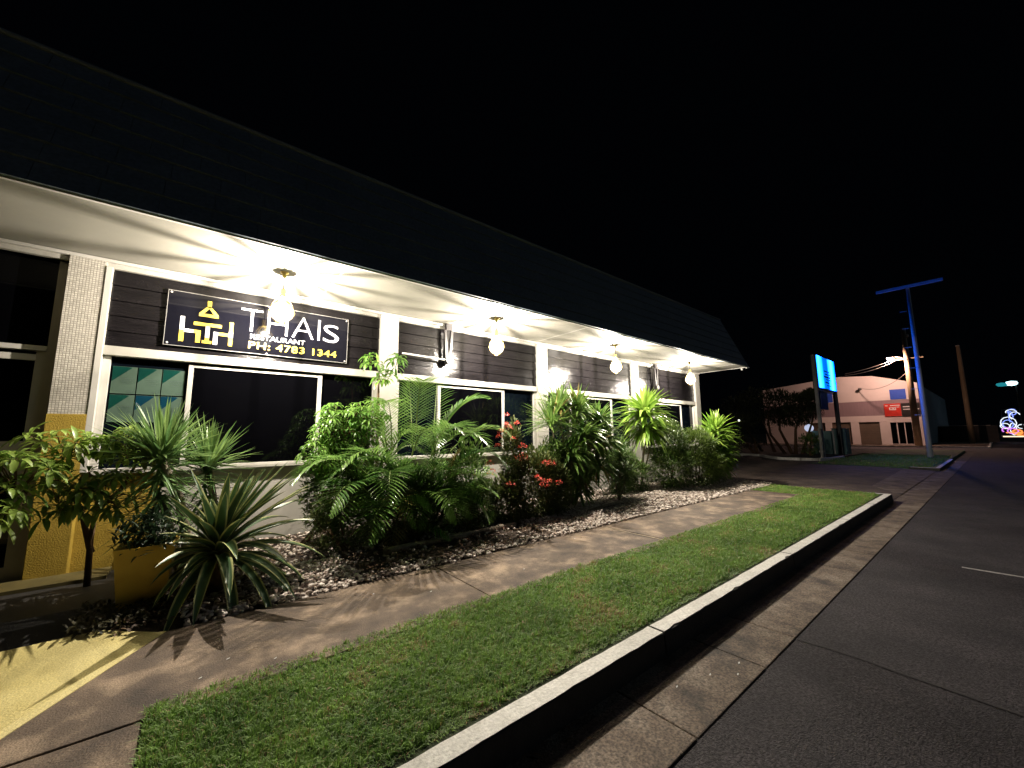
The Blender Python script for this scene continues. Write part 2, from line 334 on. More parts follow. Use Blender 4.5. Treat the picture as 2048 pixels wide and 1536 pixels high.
def dens(x_, y_):
    d = 1.0
    if y_ > 5.15: d = .25
    if x_ > 5.6: d = 1 if y_ < 5.9 else .4
    if 1.5 < x_ < 4.3 and y_ < 5.2: d = .12 if y_ > 4.48 else .6
    if x_ < .25: d *= max(0, (x_+.1)*2)
    if x_ > 13.1: d *= max(0, 1-(x_-13.1)*2)*(1 if y_ > 4.4 else 0)
    return d
Va, Fa, Ca = stones(6500, (.0, 6.2), dens, i0, f0, (.016, .036), 3)
Vb, Fb, Cb = stones(7500, (6.2, 13.6), dens, i0, f0, (.02, .038), 5)
PEB = mat('river pebbles', (.36, .27, .22), (.62, .50, .43), 30, .6, c3=(.36, .27, .22), attr=(.88, .80, .72), bump=.2, bscale=120)
gv = npmesh('gravel', np.concatenate([Va, Vb]), np.concatenate([Fa, Fb+len(Va)]), np.concatenate([Ca, Cb]), PEB, None, True)
tag(gv, 'pinkish river pebbles covering the bed beside the footpath', 'gravel', kind='stuff')
# leaf litter on the pebbles
ll = Leaves(1)
for _ in range(4200):
    x_ = U(-.35, 6) if random.random() < .8 else U(6, 13); y_ = U(4.3, 6.5)
    if 1.5 < x_ < 4.2 or x_ < .6 or random.random() < .25:
        ll.leaf((x_, y_, .04+.05*min(1, (y_-4.25))+U(0, .02)), dirn(U(0, 6.3), U(-.2, .5)), U(.04, .09), U(.015, .03), .8, 3, .5, oval)
tag(ll.build('leaf_litter', leafmat('dry leaves', (.045, .025, .012), (.16, .09, .045), rough=.7, trans=.1)), 'dry brown leaves fallen on the pebbles under the plants', 'leaf litter', kind='stuff')

gl_ = Leaves(1)
for _ in range(150):
    x_ = U(-.5, 12)**1.0; k_ = random.random()
    if k_ < .45: y_, z_ = U(1.58, 1.74), -.155
    elif k_ < .75: y_, z_ = U(3.9, 4.24), .004
    else: y_, z_ = U(1.95, 4.1), .03 if True else 0
    if k_ >= .75 and y_ > 3.1: z_ = .004
    gl_.leaf((x_, y_, z_), dirn(U(0, 6.3), U(-.05, .2)), U(.025, .06), U(.01, .02), .3, 3, .5, oval)
tag(gl_.build('scattered_leaves', leafmat('blown dry leaves', (.08, .045, .02), (.26, .16, .08), rough=.7, trans=.1)), 'few dry leaves blown along the gutter, lawn and footpath edge', 'fallen leaves', kind='stuff')
def stain(cx_, cy_, r_, z_, mt, name, sx_=1.0):
    ps = []
    for k_ in range(26): a = 6.2832*k_/26; q = r_*(1+.35*noise.noise(Vector((math.cos(a)*1.7+cx_, math.sin(a)*1.7+cy_, 2)))); ps.append((cx_+sx_*q*math.cos(a), cy_+q*math.sin(a), z_))
    return struct(MB().poly(ps).build(name, mt))
STN = mat('oily asphalt stain', (.010, .009, .010), (.022, .019, .021), 6, .6, .8, 110, fine=.6, finescale=60); PCH = mat('asphalt patch', (.030, .026, .028), (.055, .047, .05), 5, .9, 1.5, 90, fine=.7, finescale=70)
STC = mat('rust brown path stain', (.05, .032, .02), (.11, .07, .045), 5, .85, .5, 90, fine=.4, finescale=120)

# ---- grass
def blades(n, xr, yr, hmin, hmax, wd, seed, zf=-.02, clump=True):
    r = np.random.default_rng(seed); x_ = r.uniform(*xr, n); y_ = r.uniform(*yr, n); az = r.uniform(0, 2*np.pi, n)
    patch = np.array([noise.noise(Vector((a*1.6, b*1.6, 3))) for a, b in zip(x_[::8], y_[::8])]).repeat(8)[:n] if clump and False else np.sin(x_*2.3+np.sin(y_*4))*np.cos(y_*3.1+x_*.7)
    h = r.uniform(hmin, hmax, n)*(1+.22*patch); lean = r.uniform(.2, 1.1, n); ww = r.uniform(.6, 1.2, n)*wd
    dx, dy = np.cos(az), np.sin(az); sx_, sy_ = -dy*ww/2, dx*ww/2
    p0 = np.stack([x_-sx_, y_-sy_, np.full(n, zf)], 1); p1 = np.stack([x_+sx_, y_+sy_, np.full(n, zf)], 1)
    mx_, my_ = x_+dx*h*lean*.35, y_+dy*h*lean*.35; mz = zf+h*.65
    p2 = np.stack([mx_+sx_*.8, my_+sy_*.8, mz], 1); p3 = np.stack([mx_-sx_*.8, my_-sy_*.8, mz], 1)
    tx, ty, tz = x_+dx*h*lean, y_+dy*h*lean, zf+h*np.clip(1.05-.35*lean, .5, 1)
    p4 = np.stack([tx+sx_*.15, ty+sy_*.15, tz], 1); p5 = np.stack([tx-sx_*.15, ty-sy_*.15, tz], 1)
    V = np.stack([p0, p1, p2, p3, p4, p5], 1).reshape(-1, 3); b = (np.arange(n)*6)[:, None]
    F = np.concatenate([b+np.array([0, 1, 2, 3]), b+np.array([3, 2, 4, 5])]).reshape(-1, 4)
    nzp = np.array([noise.noise(Vector((a_*1.9, b_*3.2, 1.5)))+.6*noise.noise(Vector((a_*6, b_*9, 4))) for a_, b_ in zip(x_, y_)]); tuft = np.array([noise.noise(Vector((a_*22, b_*22, 7))) for a_, b_ in zip(x_, y_)])
    hk = np.clip(1+.9*tuft, .35, 1.9); V.reshape(n, 6, 3)[:, 2:, 2] = zf+(V.reshape(n, 6, 3)[:, 2:, 2]-zf)*hk[:, None]
    lowe = (y_ < 1.965+.05*np.sin(x_*9)*np.sin(x_*3.7)); V.reshape(n, 6, 3)[lowe, :, 2] = np.minimum(V.reshape(n, 6, 3)[lowe, :, 2], zf+.012)
    dry = .0*x_+np.clip(np.sin(x_*1.7+2)*np.sin(y_*5+x_)*.5+.15, 0, 1); rn = np.clip(.46+.38*nzp+.40*(r.random(n)-.5)+.25*tuft, 0, .93); rn = np.where(r.random(n) < .05+.9*np.clip(nzp-.18, 0, 1)+dry*.04, 1.0, rn)
    return V, F, np.repeat(np.stack([rn, r.random(n), rn], 1), 6, 0)
parts = [blades(60000, (-.09, 2.6), (1.93, 3.16), .024, .05, .0052, 1), blades(60000, (2.6, 6.5), (1.93, 3.16), .024, .046, .007, 2), blades(38000, (6.5, 11.6), (1.93, 3.16), .024, .045, .010, 3), blades(17000, (11.6, 13.15), (1.945, 4.4), .03, .05, .01, 4)]
Vs = []; Fs = []; Cs = []; off = 0
for V_, F_, C_ in parts: Vs.append(V_); Fs.append(F_+off); Cs.append(C_); off += len(V_)
GR = leafmat('lawn grass', (.10, .215, .036), (.35, .54, .12), rough=.5, trans=.35, dead=(.40, .30, .14))
tag(npmesh('grass', np.concatenate(Vs), np.concatenate(Fs), np.concatenate(Cs), GR), 'short green lawn strip between footpath and white kerb', 'grass', kind='stuff')
V_, F_, C_ = blades(14000, (24.9, 38), (1.85, 6.0), .04, .09, .03, 8, -.075)
tag(npmesh('verge_grass', V_, F_, C_, GR), 'dark teal lit grass on the verge around the tall T-shaped pole', 'grass', kind='stuff')
# fallen petals / specks on the path
sp_ = MB()
for x_, y_ in [(.55, 3.25), (.15, 3.3), (1.45, 3.9), (1.0, 4.0), (3.0, 3.5), (4.4, 4.0), (2.6, 1.5), (3.2, 1.35), (2.9, 1.42), (3.05, 1.3), (.3, 3.45), (1.9, 3.6)]:
    q = .006*U(.7, 1.4); z_ = .002 if y_ > 2 else -.156; sp_.poly([(x_-q*1.6, y_-q*.5, z_), (x_+q, y_-q*.7, z_+.004), (x_+q*1.8, y_+q*.5, z_+.006), (x_-q*.6, y_+q*.8, z_+.002)])
tag(sp_.build('fallen_petals', LWHITE), 'tiny pale petals dropped on the brown footpath and gutter', 'petals', kind='stuff')

# ================================================================== RESTAURANT BUILDING
bd = thing('restaurant_building', (6, 6.8, 0), 'single storey restaurant with white posts, black upper boards and dark sloping roof', 'building')
WY = 6.80
PX = [(2.46, 2.79), (6.26, 6.58), (10.12, 10.45), (14.03, 14.36)]     # white posts
bays = [(-.98, 2.46), (2.79, 6.26), (6.58, 10.12), (10.45, 14.03)]
# core walls
box('wall', WHITE, bd, -.98, 14.03, 6.86, 7.0, -.1, 1.10)
box('wall', WHITE, bd, 14.05, 14.34, 6.98, 18, -.1, 3.69)
box('ceiling_core', DARKF, bd, -6, 14.0, 7.25, 7.4, -.1, 3.69)
for a, b_ in PX:
    box('pillar', WHITE, bd, a, b_, 6.71, 7.0, -.1, 3.692, bevel=.004)
# pillar at the entry: mosaic on top, yellow below
pl = box('pillar', TILE, bd, -1.29, -.985, 6.71, 7.05, 1.775, 3.692)
pl['label'] = 'mosaic tiled pillar beside the entry'
pl = box('pillar', YEL, bd, -1.30, -.98, 6.70, 7.05, -.2, 1.773, bevel=.006); pl['label'] = 'yellow painted foot of the mosaic pillar'
pl = box('wall', YEL, bd, -.98, -.28, 6.845, 6.857, -.2, 1.06); pl['label'] = 'yellow painted wall under the window'
box('corner_trim', WHITE2, bd, -.983, -.925, 6.70, 6.9, 1.1, 3.60, bevel=.003)
# top beam + moulding under the soffit
box('beam', WHITE, bd, -6, 14.36, 6.745, 6.80, 3.60, 3.66)
box('cornice', WHITE2, bd, -6, 14.38, 6.69, 6.745, 3.655, 3.692)
for bi, (a, b_) in enumerate(bays):
    aa = a+.055 if bi == 0 else a+.002; bb = b_-.002
    # cladding: five shiplap boards, each leaning a little
    mb = MB(); z0 = 2.622; hb = (3.598-2.622)/5
    for i in range(5):
        za = z0+i*hb; zb = za+hb-.008
        mb.prism([(aa, 6.775, za), (bb, 6.775, za), (bb, 6.83, za), (aa, 6.83, za)], [(aa, 6.787, zb), (bb, 6.787, zb), (bb, 6.83, zb), (aa, 6.83, zb)])
    mb.box(aa, bb, 6.83, 6.85, z0, 3.598)
    mb.build('cladding_panel', BLACKB, bd, bevel=.002)
    box('window_header', WHITE, bd, aa, bb, 6.735, 6.86, 2.505, 2.62, bevel=.003)
    # recessed sill
    box('window_sill', WHITE, bd, aa, bb, 6.77, 6.86, 1.06, 1.102, bevel=.004)
sash = [(-.11, 1.56), (3.66, 5.30), (7.43, 9.18), (11.3, 13.08)]
for bi, ((a, b_), (s0, s1)) in enumerate(zip(bays, sash)):
    aa = a+.055 if bi == 0 else a+.002; bb = b_-.002
    wn = bpy.data.objects.new('window', None); C.objects.link(wn); wn.parent = bd; wn.location = Vector(((a+b_)/2, 6.85, 1.1))-Vector((6, 6.8, 0))
    fr = MB(); y0, y1 = 6.80, 6.86
    fr.box(aa, aa+.07, y0-.005, y1, 1.104, 2.50).box(bb-.07, bb, y0-.005, y1, 1.104, 2.50).box(aa+.07, bb-.07, y0, y1, 1.104, 1.13)
    fr.build('outer_frame', WHITE2, wn, bevel=.003)
    fs = MB().box(s0, s0+.055, 6.79, 6.84, 1.132, 2.475).box(s1-.06, s1, 6.79, 6.84, 1.132, 2.475).box(s0+.055, s1-.06, 6.792, 6.838, 2.435, 2.475)
    fs.build('sash_frame', WHITE2, wn, bevel=.003)
    box('pane', GLASS, wn, s0+.055, s1-.06, 6.812, 6.82, 1.132, 2.435)
    box('pane', GLASSB, wn, aa+.07, s0, 6.846, 6.855, 1.132, 2.50)
    box('pane', GLASSB if bi else GLASS, wn, s1, bb-.07, 6.846, 6.855, 1.132, 2.50)
# entry doorway left of the pillar
DF = mat('door frame cream metal', (.36, .33, .28), (.42, .39, .33), 4, .4)
en = bpy.data.objects.new('entry_door', None); C.objects.link(en); en.parent = bd; en.location = Vector((-2, 6.9, 0))-Vector((6, 6.8, 0))
box('door_frame', DF, en, -1.39, -1.292, 6.85, 6.95, -.15, 3.6)
box('transom_rail', WHITE2, en, -6, -1.39, 6.83, 6.95, 2.50, 2.555)
box('door_head', WHITE2, en, -6, -1.47, 6.86, 6.95, 2.385, 2.455)
box('door_stile', DF, en, -1.47, -1.392, 6.865, 6.95, -.15, 2.5)
box('mid_rail', DF, en, -6, -1.47, 6.87, 6.95, 1.10, 1.47)
box('bottom_rail', DF, en, -6, -1.47, 6.87, 6.95, -.15, .12)
box('pane', GLASS, en, -6, -1.392, 6.88, 6.9, 2.556, 3.598)
box('pane', GLASS, en, -6, -1.472, 6.90, 6.92, .12, 1.10)
box('pane', GLASS, en, -6, -1.472, 6.902, 6.922, 1.47, 2.385)
# soffit with cover strips
so = box('soffit', SOFFIT, bd, -6, 14.36, 5.085, 6.95, 3.70, 3.73)
st = MB()
for x_ in (-3.4, 1.4, 3.8, 6.2, 8.6, 11.0, 13.4): st.box(x_, x_+.03, 5.11, 6.69, 3.6985, 3.70)
st.box(-6, 14.36, 5.07, 5.105, 3.69, 3.698).box(14.33, 14.38, 5.105, 6.95, 3.69, 3.70)
st.build('soffit_trim', WHITE2, bd)
# mansard roof: lapped courses of dark sheet, closing ridge cap and hip end
EX, EY, EZ, TX, TY, TZ = 14.42, 5.055, 3.702, 14.02, 5.70, 5.42
mr = MB(); nC = 7; ra = random.Random(4)
for i in range(nC):
    t0, t1 = i/nC, (i+1)/nC; o = .022
    def PT(t, out, x_=None): return (x_ if x_ is not None else EX+(TX-EX)*t, EY+(TY-EY)*t-out, EZ+(TZ-EZ)*t+out*.35)
    xs_ = [-6]
    while xs_[-1] < EX-1: xs_.append(xs_[-1]+.42 if len(xs_) > 1 else xs_[-1]+.42*ra.random())
    xs_.append(None)
    for a, b_ in zip(xs_[:-1], xs_[1:]):
        k0 = o+ra.uniform(0, .003); a1 = a+.004
        xb0 = EX+(TX-EX)*t0 if b_ is None else b_; xb1 = EX+(TX-EX)*t1 if b_ is None else b_
        mr.poly([PT(t0, k0, a1), PT(t0, k0, xb0), PT(t1, .002, xb1), PT(t1, .002, a1)]); mr.poly([PT(t0, k0, a1), PT(t0, -.01, a1), PT(t0, -.01, xb0), PT(t0, k0, xb0)])
mr.poly([(EX, EY, EZ), (EX, 16, EZ), (TX, 16, TZ), (TX, TY, TZ)]); mr.poly([(-6, TY, TZ), (TX, TY, TZ), (TX, 16, TZ), (-6, 16, TZ)])
mr.poly([(-6, EY, EZ), (EX, EY, EZ), (EX, 5.085, EZ), (-6, 5.085, EZ)])
mr.build('mansard_roof', ROOF, bd)
cp = MB(); cp.tube([(-6, TY-.01, TZ+.01), (TX, TY-.01, TZ+.01)], .03, 8); cp.tube([(EX, EY, EZ+.02), (TX, TY, TZ+.01)], .012, 6)
cp.build('ridge_cap', mat('ridge cap', (.14, .16, .16), (.2, .22, .22), 3, .5), bd)
gt = MB(); gt.tube([(14.36, 5.1, 3.675), (14.5, 5.06, 3.70)], .018, 8); gt.tube([(14.38, 5.25, 3.69), (14.40, 5.25, 3.63)], .03, 8)
gt.build('gutter_end', WHITE2, bd)

# ------------------------------------------------------------------ sign board with lettering
sg = thing('restaurant_sign', (.76, 6.75, 3.07), 'black restaurant sign with yellow chair emblem and white and yellow lettering', 'sign')
SY = 6.738
box('board', SIGNB, sg, -.392, 1.907, SY, 6.772, 2.705, 3.452, bevel=.003)
bb_ = MB(); t_ = .006
bb_.box(-.394, 1.909, SY-.006, SY-.0005, 2.703, 2.703+t_).box(-.394, 1.909, SY-.006, SY-.0005, 3.454-t_, 3.454).box(-.394, -.394+t_, SY-.006, SY-.0005, 2.703+t_, 3.454-t_).box(1.909-t_, 1.909, SY-.006, SY-.0005, 2.703+t_, 3.454-t_)
bb_.build('border', mat('bare aluminium', (.5, .48, .46), (.6, .58, .55), 8, .3, metal=.6), sg)
sb = MB()
for x_, z_ in ((-.36, 3.425), (-.355, 2.735), (1.875, 2.735), (.76, 2.722), (1.875, 3.425), (.76, 3.43)): MB().tube([(x_, SY-.001, z_), (x_, SY-.012, z_)], .012, 10).build('screw', GALV, sg)

SYL = SY-.004
lg = MB(); lw = MB()
def bar(b_, x0, x1, z0, z1): b_.box(x0, x1, SYL, SY-.0004, z0, z1)
bar(lg, -.246, -.197, 2.773, 2.93); bar(lw, -.246, -.200, 2.932, 3.115)
bar(lw, -.198, -.10, 2.906, 2.949); bar(lg, -.098, -.022, 2.906, 2.949); bar(lg, -.072, -.022, 2.778, 2.905)
bar(lg, -.103, .204, 3.017, 3.062); bar(lw, .028, .073, 2.86, 3.016); bar(lg, .028, .073, 2.818, 2.859); bar(lg, -.001, .102, 2.777, 2.817)
bar(lg, .291, .337, 2.778, 2.90); bar(lw, .291, .337, 2.902, 2.98); bar(lg, .291, .337, 2.982, 3.122); bar(lg, .166, .290, 2.908, 2.952); bar(lw, .118, .165, 2.774, 2.952)
bar(lg, .024, .070, 3.285, 3.38)
def tri(b_, pts): b_.prism([(x_, SY-.0004, z_) for x_, z_ in pts], [(x_, SYL, z_) for x_, z_ in pts])
tri(lg, [(.028, 3.30), (.070, 3.30), (-.005, 3.192), (-.055, 3.192)]); tri(lg, [(.028, 3.30), (.070, 3.30), (.155, 3.192), (.105, 3.192)][::-1] if False else [(.024, 3.30), (.066, 3.30), (.155, 3.192), (.105, 3.192)])
bar(lg, -.057, .157, 3.150, 3.191)
lg.build('emblem', LYEL, sg); o = lw.build('emblem', LWHITE, sg); o['label'] = 'white parts of the chair emblem'
def text(body, x0, x1, z0, z1, mt, name, bold=0, space=1.0, parent=None, y=SYL, th=.0034, flipx=False):
    cu = bpy.data.curves.new(name, 'FONT'); cu.body = body; cu.offset = bold; cu.extrude = .02; cu.space_character = space; cu.resolution_u = 6
    ob = bpy.data.objects.new(name, cu); C.objects.link(ob); dg = bpy.context.evaluated_depsgraph_get(); dg.update()
    me = bpy.data.meshes.new_from_object(ob.evaluated_get(dg)); bpy.data.objects.remove(ob); me.name = name; me.materials.clear()
    n = len(me.vertices); co = np.zeros(n*3); me.vertices.foreach_get('co', co); co = co.reshape(-1, 3); lo, hi = co.min(0), co.max(0)
    q = np.zeros_like(co); fx = (co[:, 0]-lo[0])/(hi[0]-lo[0]); q[:, 0] = x0+fx*(x1-x0); q[:, 2] = z0+(co[:, 1]-lo[1])/(hi[1]-lo[1])*(z1-z0)
    q[:, 1] = y+th*(1-(co[:, 2]-lo[2])/(hi[2]-lo[2])); me.vertices.foreach_set('co', q.ravel().astype(np.float32)); me.update()
    return link(name, me, mt, parent)
text('THAI', .417, 1.475, 3.030, 3.365, LWHITE, 'lettering', -.017, 1.0, sg)
text('s', 1.528, 1.765, 3.020, 3.315, LWHITE, 'lettering', -.014, 1, sg)
text('RESTAURANT', .545, 1.268, 2.920, 2.992, LWHITE, 'lettering', .006, 1.0, sg)
text('PH: 4783 1344', .530, 1.742, 2.775, 2.885, LYEL, 'lettering', .016, 1.1, sg)

# ------------------------------------------------------------------ notices behind the first window
PG = [mat('pale green notice paper', (.05, .08, .06), (.07, .105, .08), 3, .25), mat('dark green notice corner', (.003, .030, .023), (.005, .04, .032), 3, .2), mat('faint print', (.035, .06, .05), (.05, .075, .06), 9, .4)]
names = [['white and green notice at the pillar end of the upper row in the window', 'white and green notice in the middle of the upper row in the window', 'white and green notice nearest the sliding sash in the upper row'],
         ['white and green notice at the pillar end of the lower row in the window', 'notice with bluer corner, middle of the lower row in the window', 'bluish cornered notice nearest the sliding sash in the lower row']]
for r_ in range(2):
    for c_ in range(3):
        x0 = -.835+c_*.235; x1 = x0+.225; z1 = 2.385-r_*.355; z0 = z1-.34; yy = 6.84
        t = thing('notice', ((x0+x1)/2, yy, z0), names[r_][c_], 'poster', 'notices in the first window')
        box('paper', PG[0], t, x0, x1, yy-.003, yy+.002, z0, z1)
        cc = PG[1] if not (r_ == 1 and c_) else mat('dark blue notice corner', (.003, .025, .045), (.004, .03, .05), 3, .2)
        MB().prism([(x0+.003, yy-.0035, z1-.19), (x1-.05, yy-.0035, z1-.01), (x1-.08, yy-.0035, z1-.003), (x0+.003, yy-.0035, z1-.003)], [(x0+.003, yy-.005, z1-.19), (x1-.05, yy-.005, z1-.01), (x1-.08, yy-.005, z1-.003), (x0+.003, yy-.005, z1-.003)]).build('corner', cc, t)
        pr = MB()
        for q in range(4): pr.box(x0+.07+.01*q, x1-.03-.02*(q % 2), yy-.0045, yy-.0032, z1-.15-.022*q, z1-.144-.022*q)
        pr.box(x1-.07, x1-.03, yy-.0045, yy-.0032, z0+.02, z0+.035)
        pr.build('print', PG[2], t)

# ------------------------------------------------------------------ hanging cage lamps
CORE = emis('lamp filament', (1.0, .89, .74), 60); CORE.cycles.emission_sampling = 'NONE'
PL = bpy.data.lights.new('bulb_light', 'POINT'); PL.energy = 1150; PL.color = (1.0, .905, .775); PL.shadow_soft_size = .0105
GLARE = emis('bulb glare shell', (1.0, .95, .86), 9.0, .55); GLARE.cycles.emission_sampling = 'NONE'  # see-through glow that imitates the glare around the bulb
lampspots = [(.80, 5.84, 'cage lamp hanging in front of the sign', ), (4.33, 5.78, 'cage lamp hanging between the sign and the second white post'), (8.03, 5.78, 'cage lamp hanging before the third black panel, second from the far end'), (11.85, 5.80, 'cage lamp hanging nearest the far corner of the eaves')]
def ring(mb_, c, r_, t_, n=24): mb_.tube([(c[0]+r_*math.cos(2*math.pi*k/n), c[1]+r_*math.sin(2*math.pi*k/n), c[2]) for k in range(n+1)], t_, 6, False)
lx, ly = lampspots[0][:2]; ZC = 3.145
lamp = thing('cage_lamp', (lx, ly, 3.70), lampspots[0][2], 'hanging lamp', 'cage lamps under the eaves')
MB().lathe((lx, ly, 3.699), [(.0, 0), (.05, 0), (.05, -.012), (.028, -.03), (.02, -.075), (.0, -.075)], 18).build('ceiling_mount', BRASS, lamp, True)
MB().tube([(lx, ly, 3.63), (lx, ly, 3.46)], .007, 8).build('cord', BLKM, lamp)
MB().lathe((lx, ly, 3.40), [(0, .065), (.026, .065), (.032, .05), (.032, -.02), (.042, -.035), (.042, -.05), (0, -.05)], 18).build('socket', BRASS, lamp, True)
cg = MB(); NR = 11; b0 = 0
prof = [(.034, 3.355), (.075, 3.31), (.125, 3.235), (.152, 3.145), (.125, 3.075), (.08, 3.02), (.045, 2.99)]
for k_ in range(NR):
    a = 2*math.pi*k_/NR; ca, sa = math.cos(a), math.sin(a); wd = [.005, .0058, .0058, .0035, .002, .0015, .0015]
    for i in range(len(prof)-1):
        (r0, z0), (r1, z1) = prof[i], prof[i+1]
        def q(r_, z_, s_, w_): return (lx+ca*r_-sa*s_*w_, ly+sa*r_+ca*s_*w_, z_)
        cg.prism([q(r0, z0, -1, wd[i]), q(r0, z0, 1, wd[i]), q(r0+.004, z0, 1, wd[i]), q(r0+.004, z0, -1, wd[i])], [q(r1, z1, -1, wd[i+1]), q(r1, z1, 1, wd[i+1]), q(r1+.004, z1, 1, wd[i+1]), q(r1+.004, z1, -1, wd[i+1])])
ring(cg, (lx, ly, 3.355), .036, .004); ring(cg, (lx, ly, 3.145), .153, .0015); ring(cg, (lx, ly, 2.99), .045, .003)
cg.build('cage', BRASS, lamp)
gl = MB().lathe((lx, ly, 3.145), [(.02, .19)]+[(.138*math.sin(a), .132*math.cos(a)) for a in [math.pi*(.06+.94*i/14) for i in range(15)]], 24).build('globe', GLARE, lamp, True)  # shell added to give the bulb's glare a shape
fl = MB().lathe((lx, ly, 3.17), [(.0005, .014), (.006, .009), (.007, 0), (.006, -.009), (.0005, -.014)], 12).build('filament', CORE, gl, True)
blt = bpy.data.objects.new('bulb_light', PL); C.objects.link(blt); blt.parent = lamp; blt.location = (0, 0, 3.225-3.70)
for (x_, y_, lb) in lampspots[1:]:
    r_ = lamp.copy(); C.objects.link(r_); r_.location = (x_, y_, 3.70); r_['label'] = lb
    for ch in list(lamp.children):
        c_ = ch.copy(); C.objects.link(c_); c_.parent = r_
        for g_ in list(ch.children): d_ = g_.copy(); C.objects.link(d_); d_.parent = c_

# ------------------------------------------------------------------ wall brackets
def bracket(x_, lb, pipe):
    t = thing('wall_bracket', (x_, 6.7, 3.6), lb, 'bracket', 'black brackets under the soffit')
    box('mounting_plate', BLKM, t, x_-.07, x_+.07, 6.62, 6.70, 3.56, 3.69)
    for s_ in (-1, 1): MB().prism([(x_+s_*.075-.028, 6.64, 3.56), (x_+s_*.075+.028, 6.64, 3.56), (x_+s_*.075+.028, 6.69, 3.56), (x_+s_*.075-.028, 6.69, 3.56)], [(x_+s_*.035-.02, 6.64, 2.97), (x_+s_*.035+.02, 6.64, 2.97), (x_+s_*.035+.02, 6.69, 2.97), (x_+s_*.035-.02, 6.69, 2.97)]).build('arm', BLKM, t)
    MB().tube([(x_, 6.60, 2.95), (x_, 6.70, 2.95)], .07, 16).build('pivot_disc', BLKM, t)
    if pipe: MB().tube([(x_-.95, 6.66, 2.985), (x_-.2, 6.65, 2.965), (x_-.02, 6.65, 2.965)], .018, 10).tube([(x_-.32, 6.65, 2.965), (x_-.29, 6.65, 2.965)], .026, 10).build('pipe', GALV, t)
bracket(3.80, 'black V-shaped bracket with white pipe on the second black panel', True)
bracket(11.35, 'plain black V-shaped bracket on the last black panel', False)

# ------------------------------------------------------------------ entry ramp, porch floor
struct(MB().box(-9, -.46, 4.52, 6.7, -.24, -.035).build('porch_floor', DARKF))
st_ = box('porch_step', mat('dull olive step', (.07, .055, .015), (.11, .085, .02), 5, .8), None, -9, -.62, 6.32, 6.72, -.2, .0); st_['kind'] = 'structure'
rp = MB(); zt = .012
rp.poly([(-.10, 4.235, zt), (-.65, 3.37, .01), (-2.6, .35, .01), (-9, .35, .02), (-9, 4.5, .05), (-.45, 4.5, .035)])
rp.poly([(-.10, 4.235, zt), (-.45, 4.5, .035), (-.45, 4.5, -.1), (-.10, 4.235, -.1)]); rp.poly([(-.45, 4.5, .035), (-9, 4.5, .05), (-9, 4.5, -.1), (-.45, 4.5, -.1)])
struct(rp.build('entry_ramp', YELP))
fl_ = MB().prism([(-.04, 4.24, -.01), (-.62, 3.33, -.01), (-2.7, .1, -.01), (-2.6, .35, -.01), (-.65, 3.37, -.01), (-.10, 4.235, -.01)], [(-.045, 4.235, .004), (-.625, 3.325, .004), (-2.7, .1, .004), (-2.6, .35, .013), (-.66, 3.38, .013), (-.11, 4.225, .015)])
struct(fl_.build('ramp_edge', YELP))
struct(MB().box(-2.3, -.66, 4.56, 5.35, -.033, -.018).build('door_mat', mat('black door mat', (.008, .008, .008), (.013, .012, .012), 20, .95, 1, 90)))

# ================================================================== PLANTS
def head(Lv, c, n, length, width, elmin, elmax, droop, seg=4, fold=.35, prof=sword, jit=.03, bias=1.0, roll=0):
    for i in range(n):
        el = elmin+(elmax-elmin)*random.random()**bias; az = U(0, 2*math.pi); d = dirn(az, el)
        b_ = Vector(c)+Vector((math.cos(az), math.sin(az), 0))*jit*U(.3, 1)+Vector((0, 0, U(-jit, jit)*1.6))
        Lv.leaf(b_, d, length*U(.75, 1.15), width*U(.8, 1.15), droop*U(.6, 1.3), seg, fold, prof, U(-roll, roll))
def trunk(mb_, pts, r0, r1, n=9):
    k_ = len(pts); mb_.tube(pts, [r0+(r1-r0)*i/(k_-1) for i in range(k_)], n)

# yuccas
def yucca(loc, crowns, label, lean_pts, skirt=60, ln=.52):
    t = thing('yucca_plant', loc, label, 'yucca'); tr = MB()
    for pts, r0, r1 in lean_pts: trunk(tr, pts, r0, r1)
    tr.build('trunk', BARK, t, True)
    Lv = Leaves(1)
    for c, n, l_ in crowns:
        head(Lv, c, n, l_, .034, -.15, 1.45, .16, 4, .4, jit=.05, bias=.85)
        for k_ in range(skirt):      # older leaves down the stem
            dz = U(.04, .62); az = U(0, 6.28); Lv.leaf((c[0]+U(-.03, .03)+.1*dz*(loc[0]-c[0]), c[1]+U(-.03, .03), c[2]-dz), dirn(az, U(-.75, .25)), l_*U(.7, 1.0), .032, U(.1, .5), 3, .4, rnd=random.random()*.6)
    Lv.build('crown', G_YUC, t)
yucca((.06, 5.5, .02), [((-.235, 5.5, 1.30), 190, .58)], 'tall spiky yucca with pale leaning trunk behind the variegated agave', [([(.06, 5.5, 0), (.03, 5.5, .45), (-.06, 5.5, .85), (-.16, 5.5, 1.08), (-.235, 5.5, 1.28)], .05, .035), ([(.02, 5.55, 0), (-.1, 5.6, .5), (-.2, 5.6, .9)], .04, .03)], 150)
yucca((.35, 6.05, .02), [((.17, 5.95, 1.15), 150, .56)], 'shorter brighter yucca under the window behind the tall one', [([(.35, 6.05, 0), (.28, 6.03, .6), (.17, 6.0, 1.18)], .045, .035)], 90)

